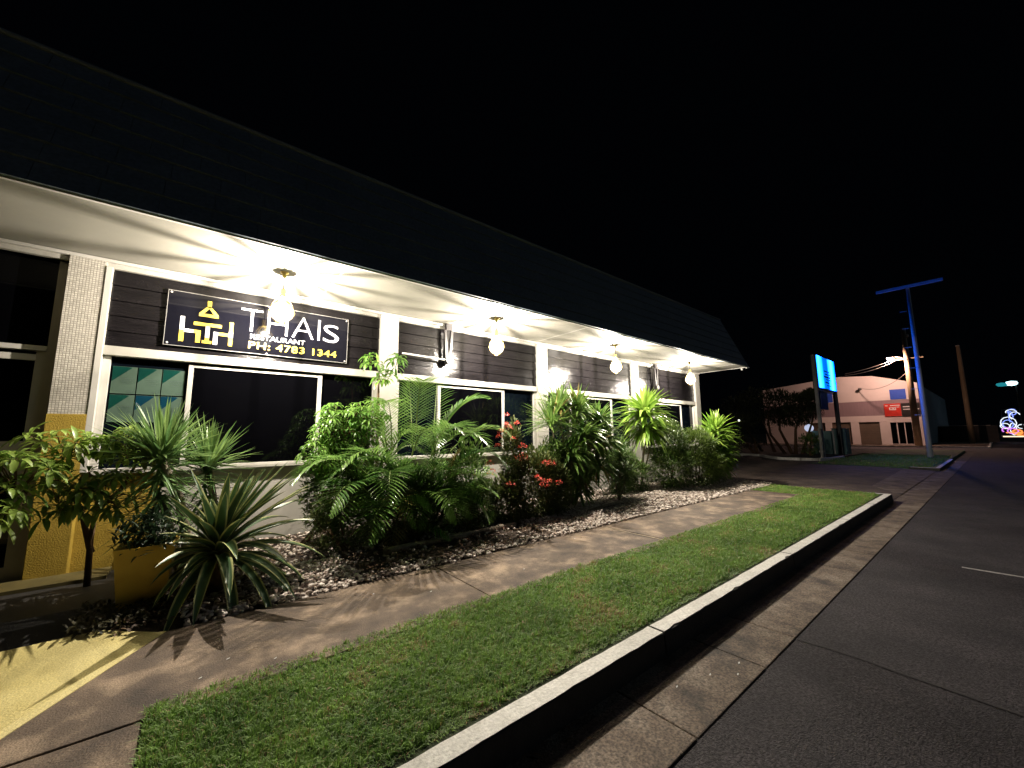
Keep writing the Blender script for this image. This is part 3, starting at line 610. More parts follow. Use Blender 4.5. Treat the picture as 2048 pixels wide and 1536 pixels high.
# variegated agave
def agave(c):
    t = thing('agave_plant', (c[0], c[1], 0), 'large variegated agave with cream-edged arching leaves at the footpath edge', 'agave')
    Lv = Leaves(2)
    for i in range(74):
        f_ = i/73; az = i*2.39996+U(-.15, .15); el = -.2+1.5*f_; ln = (.96-.14*f_)*U(.85, 1.15); dr = (1.7*(1-f_)**1.3+.12)*U(.7, 1.25); ln *= .80+.24*math.cos(az+.35)
        Lv.leaf((c[0]+.06*math.cos(az)*(1-f_), c[1]+.06*math.sin(az)*(1-f_), .32+.16*f_), dirn(az, el), ln, .105*U(.85, 1.1), dr, 10, .5, lambda q: min(1, .55+q*1.5)*(1-q**3.4), rnd=random.random())
    for (az, el, ln) in ((-.9, 1.15, .85), (-.5, 1.05, .95), (-.2, .9, .98), (.25, .95, 1.0), (-1.5, 1.2, .8), (2.6, 1.2, .85), (-.65, .8, .98), (-2.2, .75, .95), (-.1, .65, 1.0), (.1, 1.15, .85)):
        Lv.leaf((c[0], c[1], .44), dirn(az, el), ln, .112, .12, 8, .55, lambda q: min(1, .6+q*1.3)*(1-q**2.6))
    Lv.build('leaves', G_AGV, t)
    tr = MB(); trunk(tr, [(c[0], c[1], 0), (c[0], c[1], .44)], .09, .07); tr.build('stem', BARKD, t, True)
agave((.27, 4.86))

# yellow tapered planter with leafy plant
pt = thing('planter_pot', (-.2, 4.95, 0), 'tapered square yellow planter between the agave and the dark entry', 'planter')
def rect(cx_, cy_, h_, z_, a=-.06): return [(cx_+math.cos(a)*sx_*h_-math.sin(a)*sy_*h_, cy_+math.sin(a)*sx_*h_+math.cos(a)*sy_*h_, z_) for sx_, sy_ in ((-1, -1), (1, -1), (1, 1), (-1, 1))]
pc = (-.235, 4.98)
mbp = MB(); b1, t1 = rect(*pc, .145, 0), rect(*pc, .20, .55); ti, bi_ = rect(*pc, .175, .55), rect(*pc, .165, .46)
for i in range(4):
    j = (i+1) % 4; mbp.poly([b1[i], b1[j], t1[j], t1[i]]); mbp.poly([t1[i], t1[j], ti[j], ti[i]]); mbp.poly([ti[i], ti[j], bi_[j], bi_[i]])
mbp.poly(b1[::-1]).build('pot', YPOT, pt)
MB().poly(rect(*pc, .17, .49)).build('soil', SOIL, pt)
pp = thing('potted_plant', (pc[0], pc[1], .49), 'dark leafy plant growing in the yellow planter', 'plant'); Lv = Leaves(1)
for _ in range(520):
    az = U(0, 6.28); r_ = U(0, .24); z_ = .48+U(0, .34)*(1-r_*1.5); Lv.leaf((pc[0]+r_*math.cos(az), pc[1]+r_*math.sin(az), z_), dirn(U(0, 6.28), U(-.3, 1.2)), U(.06, .15), .022, .5, 3, .3, oval)
Lv.build('leaves', leafmat('dark pot foliage', (.015, .035, .015), (.04, .075, .035), rough=.4), pp)

# low ground cover by the pot
gc = Leaves(1)
for _ in range(1100):
    x_, y_ = U(-.62, -.05), U(4.4, 5.1)
    if x_+(y_-4.3)*.4 > .35: continue
    gc.leaf((x_, y_, U(0, .10)), dirn(U(0, 6.28), U(-.1, 1)), U(.03, .07), .02, .6, 3, .3, oval)
tag(gc.build('ground_cover', leafmat('brown green ground cover', (.03, .028, .01), (.08, .07, .025), rough=.6)), 'brownish low ground cover around the foot of the yellow planter', 'ground cover', kind='stuff')

# schefflera: umbrellas of drooping oval leaflets
def umbrella(Lv, c, d, n, l_, w_, st_mb, src):
    d = Vector(d).normalized(); st_mb.tube([src, (Vector(src)+Vector(c))/2+Vector((0, 0, .03)), c], .005, 5)
    o1 = d.orthogonal().normalized(); o2 = d.cross(o1); ph = U(0, 6.28); rv = random.random()
    for k_ in range(n):
        a = ph+2*math.pi*k_/n; q = (o1*math.cos(a)+o2*math.sin(a)); dd = (q*1.0+d*U(.15, .5)).normalized()
        Lv.leaf(Vector(c)+q*.015, dd, l_*U(.75, 1.2), w_*U(.8, 1.1), U(1.2, 2.4), 4, .3, oval, rnd=min(1, max(0, rv+U(-.25, .25))))
def schefflera(loc, stems, label, mt, n_umb, spread, l_=.15, trunkmat=BARKD, leafn=(6, 9), name='schefflera_bush'):
    t = thing(name, loc, label, 'bush'); tr = MB(); Lv = Leaves(1); sm = MB()
    for pts, cl in stems:
        trunk(tr, pts, .03, .012, 7)
        for (cc, rr, nn) in cl:
            for _ in range(nn):
                q = Vector((U(-1, 1), U(-1, 1), U(-1, 1)))
                while q.length > 1: q = Vector((U(-1, 1), U(-1, 1), U(-1, 1)))
                c = Vector(cc)+Vector((q.x*rr[0], q.y*rr[1], q.z*rr[2])); dd = Vector((q.x, q.y-.2, q.z*.6+.7)); src = Vector(cc)+Vector((q.x*rr[0]*.3, q.y*rr[1]*.3, q.z*rr[2]*.4-.08))
                umbrella(Lv, c, dd, random.randint(*leafn), l_, l_*.27, sm, src)
    tr.build('trunk', trunkmat, t, True); Lv.build('leaves', mt, t); sm.build('petioles', trunkmat, t)
schefflera((-.74, 6.1, 0), [([(-.74, 6.15, -.05), (-.75, 6.1, .45), (-.72, 6.0, .9), (-.8, 5.9, 1.15)], [((-.52, 5.75, 1.42), (.36, .25, .16), 18), ((-.95, 5.7, 1.42), (.30, .25, .2), 18), ((-1.15, 5.4, 1.15), (.34, .25, .26), 24), ((-1.35, 5.15, .92), (.30, .2, .25), 18), ((-.62, 5.55, 1.05), (.32, .25, .28), 22), ((-.9, 5.5, .95), (.25, .2, .22), 12)]),
                            ([(-.74, 6.15, .3), (-.85, 6.05, .8), (-1.05, 5.8, 1.2)], []), ([(-.72, 6.0, .75), (-.55, 5.9, .95), (-.45, 5.8, 1.2)], [])],
           'olive green schefflera tree shading the yellow wall beside the entry', G_SCHD, 0, 0, .165)
schefflera((1.75, 6.2, 0), [([(1.75, 6.3, 0), (1.7, 6.2, .9), (1.72, 6.1, 1.7)], [((1.62, 5.95, 1.58), (.36, .3, .42), 100), ((2.0, 5.95, 1.7), (.34, .28, .34), 60), ((1.4, 5.85, 1.2), (.30, .25, .3), 50)])],
           'bright green schefflera bush under the sign beside the palm', G_SCH, 0, 0, .12)
schefflera((2.35, 6.25, 0), [([(2.35, 6.3, 0), (2.3, 6.25, 1.2), (2.27, 6.2, 2.1), (2.25, 6.15, 2.6)], [((2.12, 6.1, 2.68), (.12, .12, .14), 5), ((2.50, 6.1, 2.72), (.14, .12, .12), 5), ((2.30, 6.05, 2.40), (.14, .12, .18), 6)]), ([(2.25, 6.2, 2.0), (2.22, 6.15, 1.8)], [((2.25, 6.1, 1.95), (.12, .1, .2), 4)])],
           'tall thin schefflera shoot climbing the white post nearest the sign', G_SCH, 0, 0, .17)

# areca palm
def frond(Lv, rm, base, az, el, ln, droop, n=34, ll=.36, twist=0, w_=.022):
    d = dirn(az, el); pos = Vector(base); pts = []; seg = 14; P = []
    for i in range(seg+1):
        P.append((pos.copy(), d.copy())); pos = pos+d*(ln/seg); d = (d+Vector((0, 0, -droop/seg*(.35+1.3*i/seg)))).normalized()
    rm.tube([q[0] for q in P], [.012*(1-i/seg*.8) for i in range(seg+1)], 5, False); rv = random.random()*.9 if random.random() > .05 else 1.4
    for k_ in range(n):
        t = .16+.84*k_/(n-1); f_ = t*seg; i = min(seg-1, int(f_)); q = P[i][0].lerp(P[i+1][0], f_-i); dd = P[i][1]; side = dd.cross(Vector((0, 0, 1))); side.normalize(); side = Matrix.Rotation(twist, 3, dd) @ side; upv = side.cross(dd)
        lk = ll*(math.sin(math.pi*(t*.78+.18))**.8)*U(.92, 1.08)
        for s_ in (-1, 1):
            ld = (side*s_*1.0+dd*(.55+.5*t)+upv*.28).normalized(); Lv.leaf(q, ld, lk, w_, U(.25, .7), 3, .35, lance, rnd=1.0 if rv > 1 else min(.93, max(0, rv+U(-.35, .35))))
def palm(loc, label, nf, zc, ln, seed, aim=None):
    random.seed(seed); t = thing('areca_palm', loc, label, 'palm'); Lv = Leaves(1); rm = MB(); tr = MB()
    for s_ in range(20):
        x0, y0 = loc[0]+U(-.8, .8), loc[1]+U(-.28, .18); ex = abs(x0-loc[0])/.8; h_ = U(.25, 1.35)*(1-.35*ex); x1, y1 = x0+U(-.12, .12), y0+U(-.15, .08)
        trunk(tr, [(loc[0]+(x0-loc[0])*.55, y0, 0), ((x0+x1)/2, (y0+y1)/2, h_*.5), (x1, y1, h_)], .022, .014, 6)
        for k_ in range(7):
            az = 2*math.pi*k_/7+U(-.5, .5); el = U(.2, 1.45)
            frond(Lv, rm, (x1, y1, h_-U(0, .12)), az, el, ln*U(.55, .95), U(1.2, 2.9), 16, .33, U(-.5, .5), .028)
    for (b_, az, el, l_, dr) in (aim or []): frond(Lv, rm, b_, az, el, l_, dr, 22, .40, 0, .032)
    tr.build('stems', BARKD, t, True); rm.build('rachises', mat('palm rachis', (.15, .22, .05), (.22, .28, .08), 5, .5), t); Lv.build('fronds', G_PALM, t)
palm((2.55, 5.75, 0), 'big feathery areca palm in the middle of the garden bed', 52, 1.0, 1.05, 21,
     [((2.3, 5.5, .95), 3.6, .8, 1.15, 2.2), ((2.2, 5.4, .85), 4.3, .6, 1.15, 2.4), ((2.5, 5.4, 1.2), 4.6, .9, 1.15, 2.6), ((2.9, 5.5, 1.2), 5.2, .8, 1.1, 2.2), ((3.0, 5.6, 1.4), -.3, 1.1, 1.2, 1.8), ((2.9, 5.6, 1.3), 0.2, .8, 1.15, 2.2), ((2.6, 5.6, 1.3), 1.5, 1.4, 1.1, .5), ((2.4, 5.5, 1.0), 3.2, .5, 1.2, 2.0), ((2.2, 5.3, .5), 4.0, .5, 1.0, 2.6), ((2.75, 5.4, .6), 4.8, .4, .9, 2.4), ((3.0, 5.7, 1.5), .9, 1.35, 1.1, .6), ((1.9, 5.4, .95), 3.3, .7, 1.1, 2.3), ((1.85, 5.3, .75), 3.9, .6, 1.0, 2.4), ((3.2, 5.5, 1.25), -.6, .8, 1.1, 2.0), ((3.3, 5.5, 1.0), -1.0, .7, 1.0, 2.3), ((2.8, 5.4, 1.15), 4.9, 1.1, 1.0, 2.6), ((2.2, 5.4, 1.25), 4.2, 1.2, 1.1, 2.2), ((2.6, 5.5, 1.55), 4.4, 1.25, 1.1, 2.4), ((3.0, 5.45, .75), 5.3, .6, .95, 2.2)])
random.seed(33)

# ixora with red flower heads
def blob(Lv, c, r, n, l_, w_, droop=.4, prof=oval, seg=3, inner=.35):
    for _ in range(n):
        q = Vector((random.gauss(0, 1), random.gauss(0, 1), random.gauss(0, 1))).normalized(); k_ = U(inner, 1)**.5
        p_ = Vector(c)+Vector((q.x*r[0], q.y*r[1], q.z*r[2]))*k_*(1+.22*noise.noise(q*2.5+Vector(c)))
        if p_.z < .02: continue
        Lv.leaf(p_, (q*.8+Vector((U(-.6, .6), U(-.6, .6), U(-.1, .8)))).normalized(), l_*U(.6, 1.2), w_*U(.8, 1.2), droop, seg, .3, prof)
def twigs(mb_, loc, ends, r_=.014):
    for e_ in ends: mid = (Vector(loc)+Vector(e_))/2+Vector((U(-.06, .06), U(-.06, .06), -.05)); trunk(mb_, [Vector(loc)+Vector((U(-.05, .05), U(-.05, .05), 0)), mid, e_], r_, r_*.4, 6)
ix = thing('ixora_bush', (4.75, 5.45, 0), 'dark leafed ixora bush with clusters of red flowers', 'flowering bush'); Lv = Leaves(1)
for c, r, n in [((4.35, 5.35, 1.0), (.2, .2, .78), 1700), ((4.85, 5.35, .62), (.66, .42, .6), 5200), ((4.2, 5.3, .42), (.36, .3, .42), 1700), ((5.25, 5.25, .5), (.36, .32, .5), 1900)]: blob(Lv, c, r, n, .075, .034)
Lv.build('leaves', G_IXO, ix); tr = MB(); twigs(tr, (4.75, 5.45, 0), [(4.3, 5.4, 1.5), (4.5, 5.4, 1.0), (4.9, 5.4, 1.0), (5.2, 5.4, .8), (4.2, 5.4, .7), (5.0, 5.2, .6), (4.6, 5.5, .9), (5.3, 5.3, .5)]); tr.build('branches', BARKD, ix, True)
import sys
def px(px_, py_, yy):      # point on the plane y = yy seen at photo pixel
    d = right*((px_-1024)/780)+(-up)*((py_-768)/780)-back; t = yy/d.y; return Vector((d.x*t, yy, CAMH+d.z*t))
for (u, v_, s_) in [(1012, 832, .7), (1034, 848, .55), (1017, 858, .8), (1003, 866, .9), (998, 876, .7), (1026, 878, .5), (996, 893, .6), (1045, 895, .95), (1042, 920, 1.5), (981, 930, .8), (984, 948, 1.0), (1102, 930, 1.1), (1090, 928, .8), (1021, 973, 1.0), (1083, 962, .8), (1088, 972, 1.0), (1098, 964, .6), (1117, 968, .9), (1075, 955, .5), (1012, 850, .5)]:
    c = px(u, v_, 4.80 if v_ > 900 else 5.02); fh = Leaves(1); R_ = .062*s_
    for _ in range(46):
        q = Vector((random.gauss(0, 1), random.gauss(0, 1), abs(random.gauss(0, 1))*.7)).normalized(); fh.leaf(c+q*R_*U(.75, 1.1)*Vector((1.2, 1.2, .8)).length/1.6, (q+Vector((U(-.8, .8), U(-.8, .8), U(-.5, .5)))), .026, .013, .2, 2, .2, oval)
    fh.build('flower_head', RED, ix)

# dracaenas
def dracaena(loc, heads, label, mt, stems=None, name='dracaena_plant', group=None):
    t = thing(name, loc, label, 'dracaena', group); Lv = Leaves(1); tr = MB()
    for h_ in heads:
        c, n, l_, w_, lo, hi, dr = h_[:7]; head(Lv, c, n, l_, w_, lo, hi, dr, 5, .3, arch if w_ > .03 else sword, .05)
        trunk(tr, [(loc[0]+U(-.05, .05), loc[1]+U(-.05, .05), 0), ((loc[0]+c[0])/2+U(-.03, .03), (loc[1]+c[1])/2, c[2]*.5), c], .024, .016, 7)
        if h_[7:]:
            for k_ in range(h_[7]):
                dz = U(.05, c[2]*.8); az = U(0, 6.28); f_ = 1-dz/c[2]; Lv.leaf((c[0]*f_+loc[0]*(1-f_), c[1]*f_+loc[1]*(1-f_), c[2]-dz), dirn(az, U(-.2, .6)), l_*U(.7, 1), w_, dr*U(1, 1.6), 5, .3, arch if w_ > .03 else sword)
    tr.build('trunk', BARK, t, True); Lv.build('leaves', mt, t)
dracaena((6.2, 5.7, 0), [((5.5, 5.55, 1.72), 130, .62, .036, -.3, 1.45, .3, 90), ((5.9, 5.7, 2.0), 130, .58, .065, -.2, 1.4, .9, 60), ((6.4, 5.65, 1.95), 150, .60, .072, -.1, 1.4, 1.0, 110), ((7.0, 5.6, 1.7), 150, .60, .072, -.2, 1.3, 1.1, 110), ((6.2, 5.35, 1.45), 120, .58, .068, -.3, 1.1, 1.3, 80), ((6.75, 5.3, 1.3), 120, .58, .07, -.3, 1.1, 1.3, 80), ((5.8, 5.3, 1.05), 110, .55, .062, -.3, 1.1, 1.3, 60), ((6.5, 5.2, .8), 110, .52, .062, -.3, 1.1, 1.4, 40)],
         'wide many-headed dracaena clump with drooping leaves beside the red ixora', G_DRA)
dracaena((7.35, 5.35, 0), [((7.35, 5.3, .98), 170, .50, .034, -.2, 1.45, .35, 190), ((7.2, 5.35, .68), 110, .48, .032, -.2, 1.2, .5, 60), ((7.6, 5.3, .6), 90, .48, .032, -.2, 1.2, .5, 40)], 'small spiky dracaena between the wide clump and the thin trunked one', G_YUC)
dracaena((9.35, 6.1, 0), [((9.3, 5.85, 1.98), 170, .85, .10, -.3, 1.4, 1.1), ((9.35, 5.85, 1.62), 110, .80, .10, -.6, .9, 1.3), ((9.9, 6.0, 1.5), 60, .5, .06, -.3, 1.2, 1.0)], 'bright green dracaena crown on a single thin pale trunk', G_LIM)
dracaena((12.75, 5.6, 0), [((12.7, 5.55, 1.45), 120, .78, .09, -.1, 1.4, .9, 140), ((13.1, 5.6, 1.0), 100, .70, .085, -.2, 1.3, 1.0, 90), ((12.5, 5.35, .7), 80, .6, .08, -.2, 1.1, 1.0, 40), ((12.2, 5.5, 1.2), 80, .6, .08, -.1, 1.4, .9, 60)], 'lime green broad leafed dracaena at the far end of the bed', G_LIM)
# dense shrubs
def shrub(loc, blobs, label, mt, l_, w_, name='garden_shrub', droop=.5, prof=lance):
    t = thing(name, loc, label, 'shrub'); Lv = Leaves(1)
    for c, r, n in blobs: blob(Lv, c, r, n, l_, w_, droop, prof, 3)
    Lv.build('leaves', mt, t); tr = MB(); twigs(tr, loc, [(c[0], c[1], c[2]) for c, r, n in blobs]+[(blobs[0][0][0]+U(-.2, .2), blobs[0][0][1], blobs[0][0][2]*.8) for _ in range(3)], .02); tr.build('branches', BARKD, t, True)
shrub((10.4, 5.8, 0), [((10.2, 5.75, 1.2), (.7, .45, .66), 3000), ((10.0, 5.55, .6), (.9, .5, .55), 3400)], 'dense dark green shrub to the right of the thin pale trunk', G_SHR, .11, .032)
shrub((11.5, 5.6, 0), [((11.3, 5.5, 1.1), (.75, .45, .52), 3000), ((11.2, 5.3, .55), (1.0, .5, .52), 4200)], 'soft feathery shrub before the last window with yellow green top', leafmat('yellow green feathery', (.06, .10, .02), (.17, .25, .05), rough=.5), .13, .02)
shrub((3.85, 5.85, 0), [((3.7, 5.75, .8), (.34, .3, .65), 900), ((3.95, 5.75, .35), (.42, .4, .34), 1500)], 'loose shrub between the palm and the red flowers', G_SHR, .10, .04)
shrub((3.6, 5.45, 0), [((3.5, 5.4, .28), (.6, .35, .28), 2200)], 'low dark leafy plant at the foot of the palm', G_IXO, .05, .026)
shrub((1.7, 5.35, 0), [((1.55, 5.45, .42), (.42, .3, .42), 1500), ((2.3, 5.35, .3), (.6, .28, .3), 2000)], 'small twiggy bush under the palm fronds by the pebbles', G_IXO, .06, .022)
shrub((1.25, 6.1, 0), [((1.6, 5.95, .75), (.4, .25, .6), 2600)], 'leafy shrub filling the space under the bright schefflera', G_SHR, .10, .035)
shrub((5.45, 5.6, 0), [((5.5, 5.55, .7), (.4, .3, .7), 2600)], 'dense dark shrub between the red flowers and the wide dracaena clump', G_SHR, .11, .03)
shrub((8.3, 6.0, 0), [((8.3, 5.95, .6), (.55, .3, .6), 1800), ((8.9, 5.9, .4), (.4, .3, .4), 1000)], 'low bushy shrub under the third window by the thin trunk', G_SHR, .12, .035)
# edging log
lo_ = MB(); P_ = [(1.95+.27*i, 5.05+.03*math.sin(i*1.3)+.012*i, .07+.01*math.sin(i)) for i in range(9)]; P_ = [(a_, 4.93+.01*i_, .075) for i_, (a_, b_, c_) in enumerate(P_)]; lo_.tube(P_, [.04+.004*math.sin(i*2) for i in range(9)], 9)
tag(lo_.build('edging_log', BARK, None, True), 'long grey edging log lying on the pebbles before the palm', 'log')
lo2 = MB(); lo2.tube([(5.9, 5.0, .06), (6.5, 5.02, .09), (7.1, 5.12, .08)], [.03, .035, .028], 9)
tag(lo2.build('edging_log', BARK, None, True), 'pale edging log lying on the pebbles before the small spiky dracaena', 'log')
# white bollard past the corner
bo = MB().box(16.9, 17.12, 7.25, 7.37, -.1, 2.28); tag(bo.build('fence_post', WHITE, bevel=.01), 'short white post rising behind the lime dracaena', 'post')

# ================================================================== FAR SIDE OF THE DRIVEWAY
# curving garden kerb and bed
gk = MB(); pts = [(30.9, 6.05), (29.0, 6.15), (27.4, 6.45), (27.1, 7.2), (27.2, 8.3), (28.4, 9.3), (30.0, 10.2), (30.2, 11.6), (30.2, 13.5), (30.2, 17)]
for (a, b_) in zip(pts[:-1], pts[1:]):
    d_ = (Vector(b_)-Vector(a)).normalized(); n_ = Vector((-d_.y, d_.x))*.09; a2 = Vector(a)+d_*.02; b2 = Vector(b_)-d_*.02
    gk.prism([(a2.x-n_.x, a2.y-n_.y, -.12), (b2.x-n_.x, b2.y-n_.y, -.12), (b2.x+n_.x, b2.y+n_.y, -.12), (a2.x+n_.x, a2.y+n_.y, -.12)], [(a2.x-n_.x, a2.y-n_.y, .06), (b2.x-n_.x, b2.y-n_.y, .06), (b2.x+n_.x, b2.y+n_.y, .06), (a2.x+n_.x, a2.y+n_.y, .06)])
struct(gk.build('garden_kerb', KERBW, bevel=.015))
gb = MB().poly([(q[0], q[1], .02) for q in [(31, 6.1), (29.0, 6.2), (27.5, 6.5), (27.2, 7.2), (27.3, 8.3), (28.5, 9.3), (30.1, 10.2), (30.3, 11.6), (30.3, 17), (42, 17), (42, 6.1)]][::-1]); struct(gb.build('far_garden_soil', SOIL))

# illuminated sign on two posts
sg2 = thing('illuminated_sign', (31.2, 6.5, 0), 'glowing cyan and blue lightbox sign on two tall posts', 'sign')
box('housing', BLKM, sg2, 29.15, 33.35, 6.46, 6.74, 4.16, 6.26)
SB = bpy.data.materials.new('lit sign face'); SB.use_nodes = True; nt = SB.node_tree; nt.nodes.remove(nt.nodes['Principled BSDF']); L = nt.links.new
tc = _n(nt, 'ShaderNodeTexCoord'); sx = _n(nt, 'ShaderNodeSeparateXYZ'); L(tc.outputs['Object'], sx.inputs[0])
mr_ = _n(nt, 'ShaderNodeMapRange'); mr_.inputs[1].default_value = -2.05; mr_.inputs[2].default_value = 2.15; L(sx.outputs[0], mr_.inputs[0])
cr = _n(nt, 'ShaderNodeValToRGB'); els = cr.color_ramp.elements; els[0].position = 0; els[0].color = (.0, .02, .12, 1); els[1].position = 1; els[1].color = (.0, .015, .1, 1)
for p_, c_ in ((.07, (.006, .10, .6)), (.22, (.001, .03, .5)), (.33, (.0, .005, .024)), (.54, (.0, .0035, .022)), (.63, (.001, .028, .5)), (.78, (.008, .12, .6)), (.93, (.0, .02, .4))):
    e_ = els.new(p_); e_.color = (*c_, 1)
L(mr_.outputs[0], cr.inputs[0]); em = _n(nt, 'ShaderNodeEmission'); em.inputs[1].default_value = 42; L(cr.outputs[0], em.inputs[0]); L(em.outputs[0], nt.nodes['Material Output'].inputs[0])
box('lit_face', SB, sg2, 29.22, 33.28, 6.44, 6.459, 4.22, 6.20)
sq = MB()
for (x0, x1, z0, z1) in [(30.5, 31.9, 5.30, 5.36), (30.7, 32.0, 5.12, 5.18), (30.4, 31.9, 4.92, 5.02), (30.9, 32.1, 4.78, 4.84), (30.6, 31.6, 4.58, 4.66), (31.0, 31.9, 4.42, 4.47)]: sq.box(x0, x1, 6.434, 6.4395, z0, z1)
sq.build('print', mat('blue sign print', (.01, .05, .2), (.01, .06, .25), 3, .4), sg2)
pA = mat('grey post paint', (.30, .30, .30), (.4, .4, .39), 3, .5)
box('post', pA, sg2, 28.98, 29.16, 6.50, 6.66, -.1, 6.2); box('post', BLKM, sg2, 33.36, 33.66, 6.50, 6.70, -.1, 6.1)
box('tray', WHITE2, sg2, 29.16, 32.5, 6.47, 6.7, 4.03, 4.07)
bx = MB().box(29.5, 31.0, 6.50, 6.6, 2.9, 3.98); o = bx.build('lower_panel', mat('dim blue panel', (.02, .06, .25), (.03, .08, .3), 3, .4), sg2)
# white guard post in front of the left sign post
wp = MB().tube([(28.2, 6.45, -.1), (28.2, 6.45, 1.75)], .07, 12).box(28.1, 28.3, 6.36, 6.54, 1.1, 1.2).box(28.1, 28.3, 6.36, 6.54, .35, .45)
tag(wp.build('guard_post', WHITE, None), 'white post at the kerb corner before the glowing sign', 'post')
# green cabinet
cb = thing('utility_cabinet', (34.6, 7.0, -.07), 'teal green utility cabinets beside the glowing sign', 'cabinet')
TEAL = mat('teal cabinet paint', (.06, .16, .16), (.09, .20, .20), 3, .5)
box('cabinet', TEAL, cb, 33.9, 35.0, 6.35, 7.1, -.07, 1.72, bevel=.03); box('cabinet', TEAL, cb, 33.95, 34.9, 7.14, 8.2, -.07, 1.60, bevel=.03)
box('door_strip', pA, cb, 33.88, 33.9, 6.98, 7.06, .0, 1.66); box('lid', TEAL, cb, 33.85, 35.05, 6.32, 7.12, 1.721, 1.76, bevel=.01)

# T-shaped pole
tp = thing('power_pole', (34.3, 2.6, 0), 'tall pale T-shaped power pole lit blue by the sign', 'power pole', None)
PT_ = mat('weathered pale pole', (.50, .54, .56), (.62, .66, .68), 4, .7, .6, 20, stretch=(1, 1, .2))
MB().tube([(34.3, 2.62, -.15), (34.3, 2.60, 5), (34.3, 2.58, 10.5)], [.135, .115, .085], 16).build('pole', PT_, tp, True)
box('crossarm', PT_, tp, 34.04, 34.16, 1.05, 4.02, 10.45, 10.62)
pg_ = MB()
for i, z_ in enumerate((2.5, 4.1, 5.4, 6.7, 7.9, 9.0)): pg_.tube([(34.2, 2.75, z_), (34.2, 3.05, z_+.01)], .018, 6)
pg_.build('step_pegs', GALV, tp)

# trees in the far garden
def tree(loc, crown, label, mt, trunks, n, l_=.28, w_=.08, cat='tree', name='garden_tree'):
    t = thing(name, loc, label, cat); Lv = Leaves(1)
    for c, r in crown: blob(Lv, c, r, n, l_, w_, .6, lance, 2, .2)
    Lv.build('crown', mt, t); tr = MB()
    for pts in trunks: trunk(tr, pts, .12, .04, 7)
    tr.build('trunk', BARKD, t, True)
def P3(u, v_, x_):
    d = right*((u-1024)/780)+(-up)*((v_-768)/780)-back; t = x_/d.x; return Vector((x_, d.y*t, CAMH+d.z*t))
c1 = P3(1560, 812, 33); c2 = P3(1605, 815, 33); c3 = P3(1535, 830, 32); b1_ = P3(1585, 908, 33); b1_.z = 0
tree(b1_, [(c1, (1.2, 1.3, 1.1)), (c2, (1.0, 1.1, 1.1)), (P3(1625, 800, 32), (.7, .7, .7)), (P3(1580, 832, 33), (1.0, 1.8, .7))], 'dark spreading tree with several thin trunks left of the glowing sign', G_FAR,
     [[b1_, (b1_+c1)/2+Vector((0, .4, 0)), c1], [b1_+Vector((0, -.2, 0)), (b1_+c2)/2+Vector((0, .1, .1)), c2], [b1_+Vector((.2, .5, 0)), (b1_+c3)/2+Vector((0, .6, 0)), c3], [b1_+Vector((0, -.6, 0)), c2+Vector((0, -.6, -.6))]], 1500)
b2_ = P3(1515, 905, 31.5); b2_.z = 0
tree(b2_, [(P3(1495, 862, 31.5), (1.2, 1.5, 1.3)), (P3(1470, 858, 33), (1.2, 1.5, 1.6))], 'rounded dark bush at the near end of the far garden bed', G_FAR, [[b2_, b2_+Vector((0, .2, 1.2))], [b2_+Vector((.3, .3, 0)), b2_+Vector((.2, 1.2, 1.4))]], 1100, .22, .07, 'bush', 'garden_bush')
b3_ = P3(1622, 905, 31); b3_.z = 0
tree(b3_, [(b3_+Vector((0, 0, .75)), (.5, .7, .7))], 'small green bush at the foot of the glowing sign', G_SHR, [[b3_, b3_+Vector((0, 0, .7))]], 700, .2, .06, 'bush', 'garden_bush')
b4_ = P3(1550, 905, 35); b4_.z = 0
tree(b4_, [(P3(1520, 812, 38), (1.6, 2.2, 1.7)), (P3(1475, 826, 38), (1.4, 2.0, 1.6))], 'dark tree mass standing behind the spreading tree', G_FAR, [[b4_, P3(1520, 830, 38)], [b4_+Vector((.5, 1, 0)), P3(1480, 840, 38)]], 1100, .3, .1)
# small garden lights
gl1 = thing('garden_lamp', P3(1478, 841, 30.5), 'tiny white garden lamp among the dark bushes', 'lamp'); c = P3(1478, 841, 30.5)
MB().lathe(c, [(0, .08), (.06, .05), (.07, 0), (.05, -.06), (0, -.07)], 12).build('bulb', emis('small white light', (1, .97, .9), 1.6), gl1, True); MB().tube([c+Vector((0, 0, -.06)), (c.x, c.y, 0)], .02, 6).build('stake', BLKM, gl1)
c = P3(1618, 856, 33.8); gl2 = thing('garden_lamp', c, 'pale bluish globe lamp glowing through the spreading tree', 'lamp')
MB().lathe(c, [(.27*math.sin(math.pi*i/12), .27*math.cos(math.pi*i/12)) for i in range(13)], 16).build('globe', emis('pale blue globe', (.66, .74, 1), .75), gl2, True); MB().tube([c+Vector((0, 0, -.25)), (c.x, c.y, 0)], .05, 8).build('post', BLKM, gl2)

# ------------------------------------------------------------------ two storey building over the cross street
PINK = mat('pale rendered wall', (.66, .60, .57), (.74, .67, .64), .6, .8, .2, 10)
fb = thing('corner_building', (66, 9, 0), 'pale two storey corner building with mauve band and roller doors', 'building'); FX = 66.0
yR, yP, yL = 5.3, 11.2, 21.5
def fz(y_): return 7.25+(8.55-7.25)*(y_-yR)/(9.2-yR) if y_ < 9.2 else (8.75 if y_ < 12.6 else 8.75-(y_-12.6)*.105)
ysn = [yR, 9.2, 12.6, yL]
openings = [(12.9, 15.6), (11.75, 12.9)]
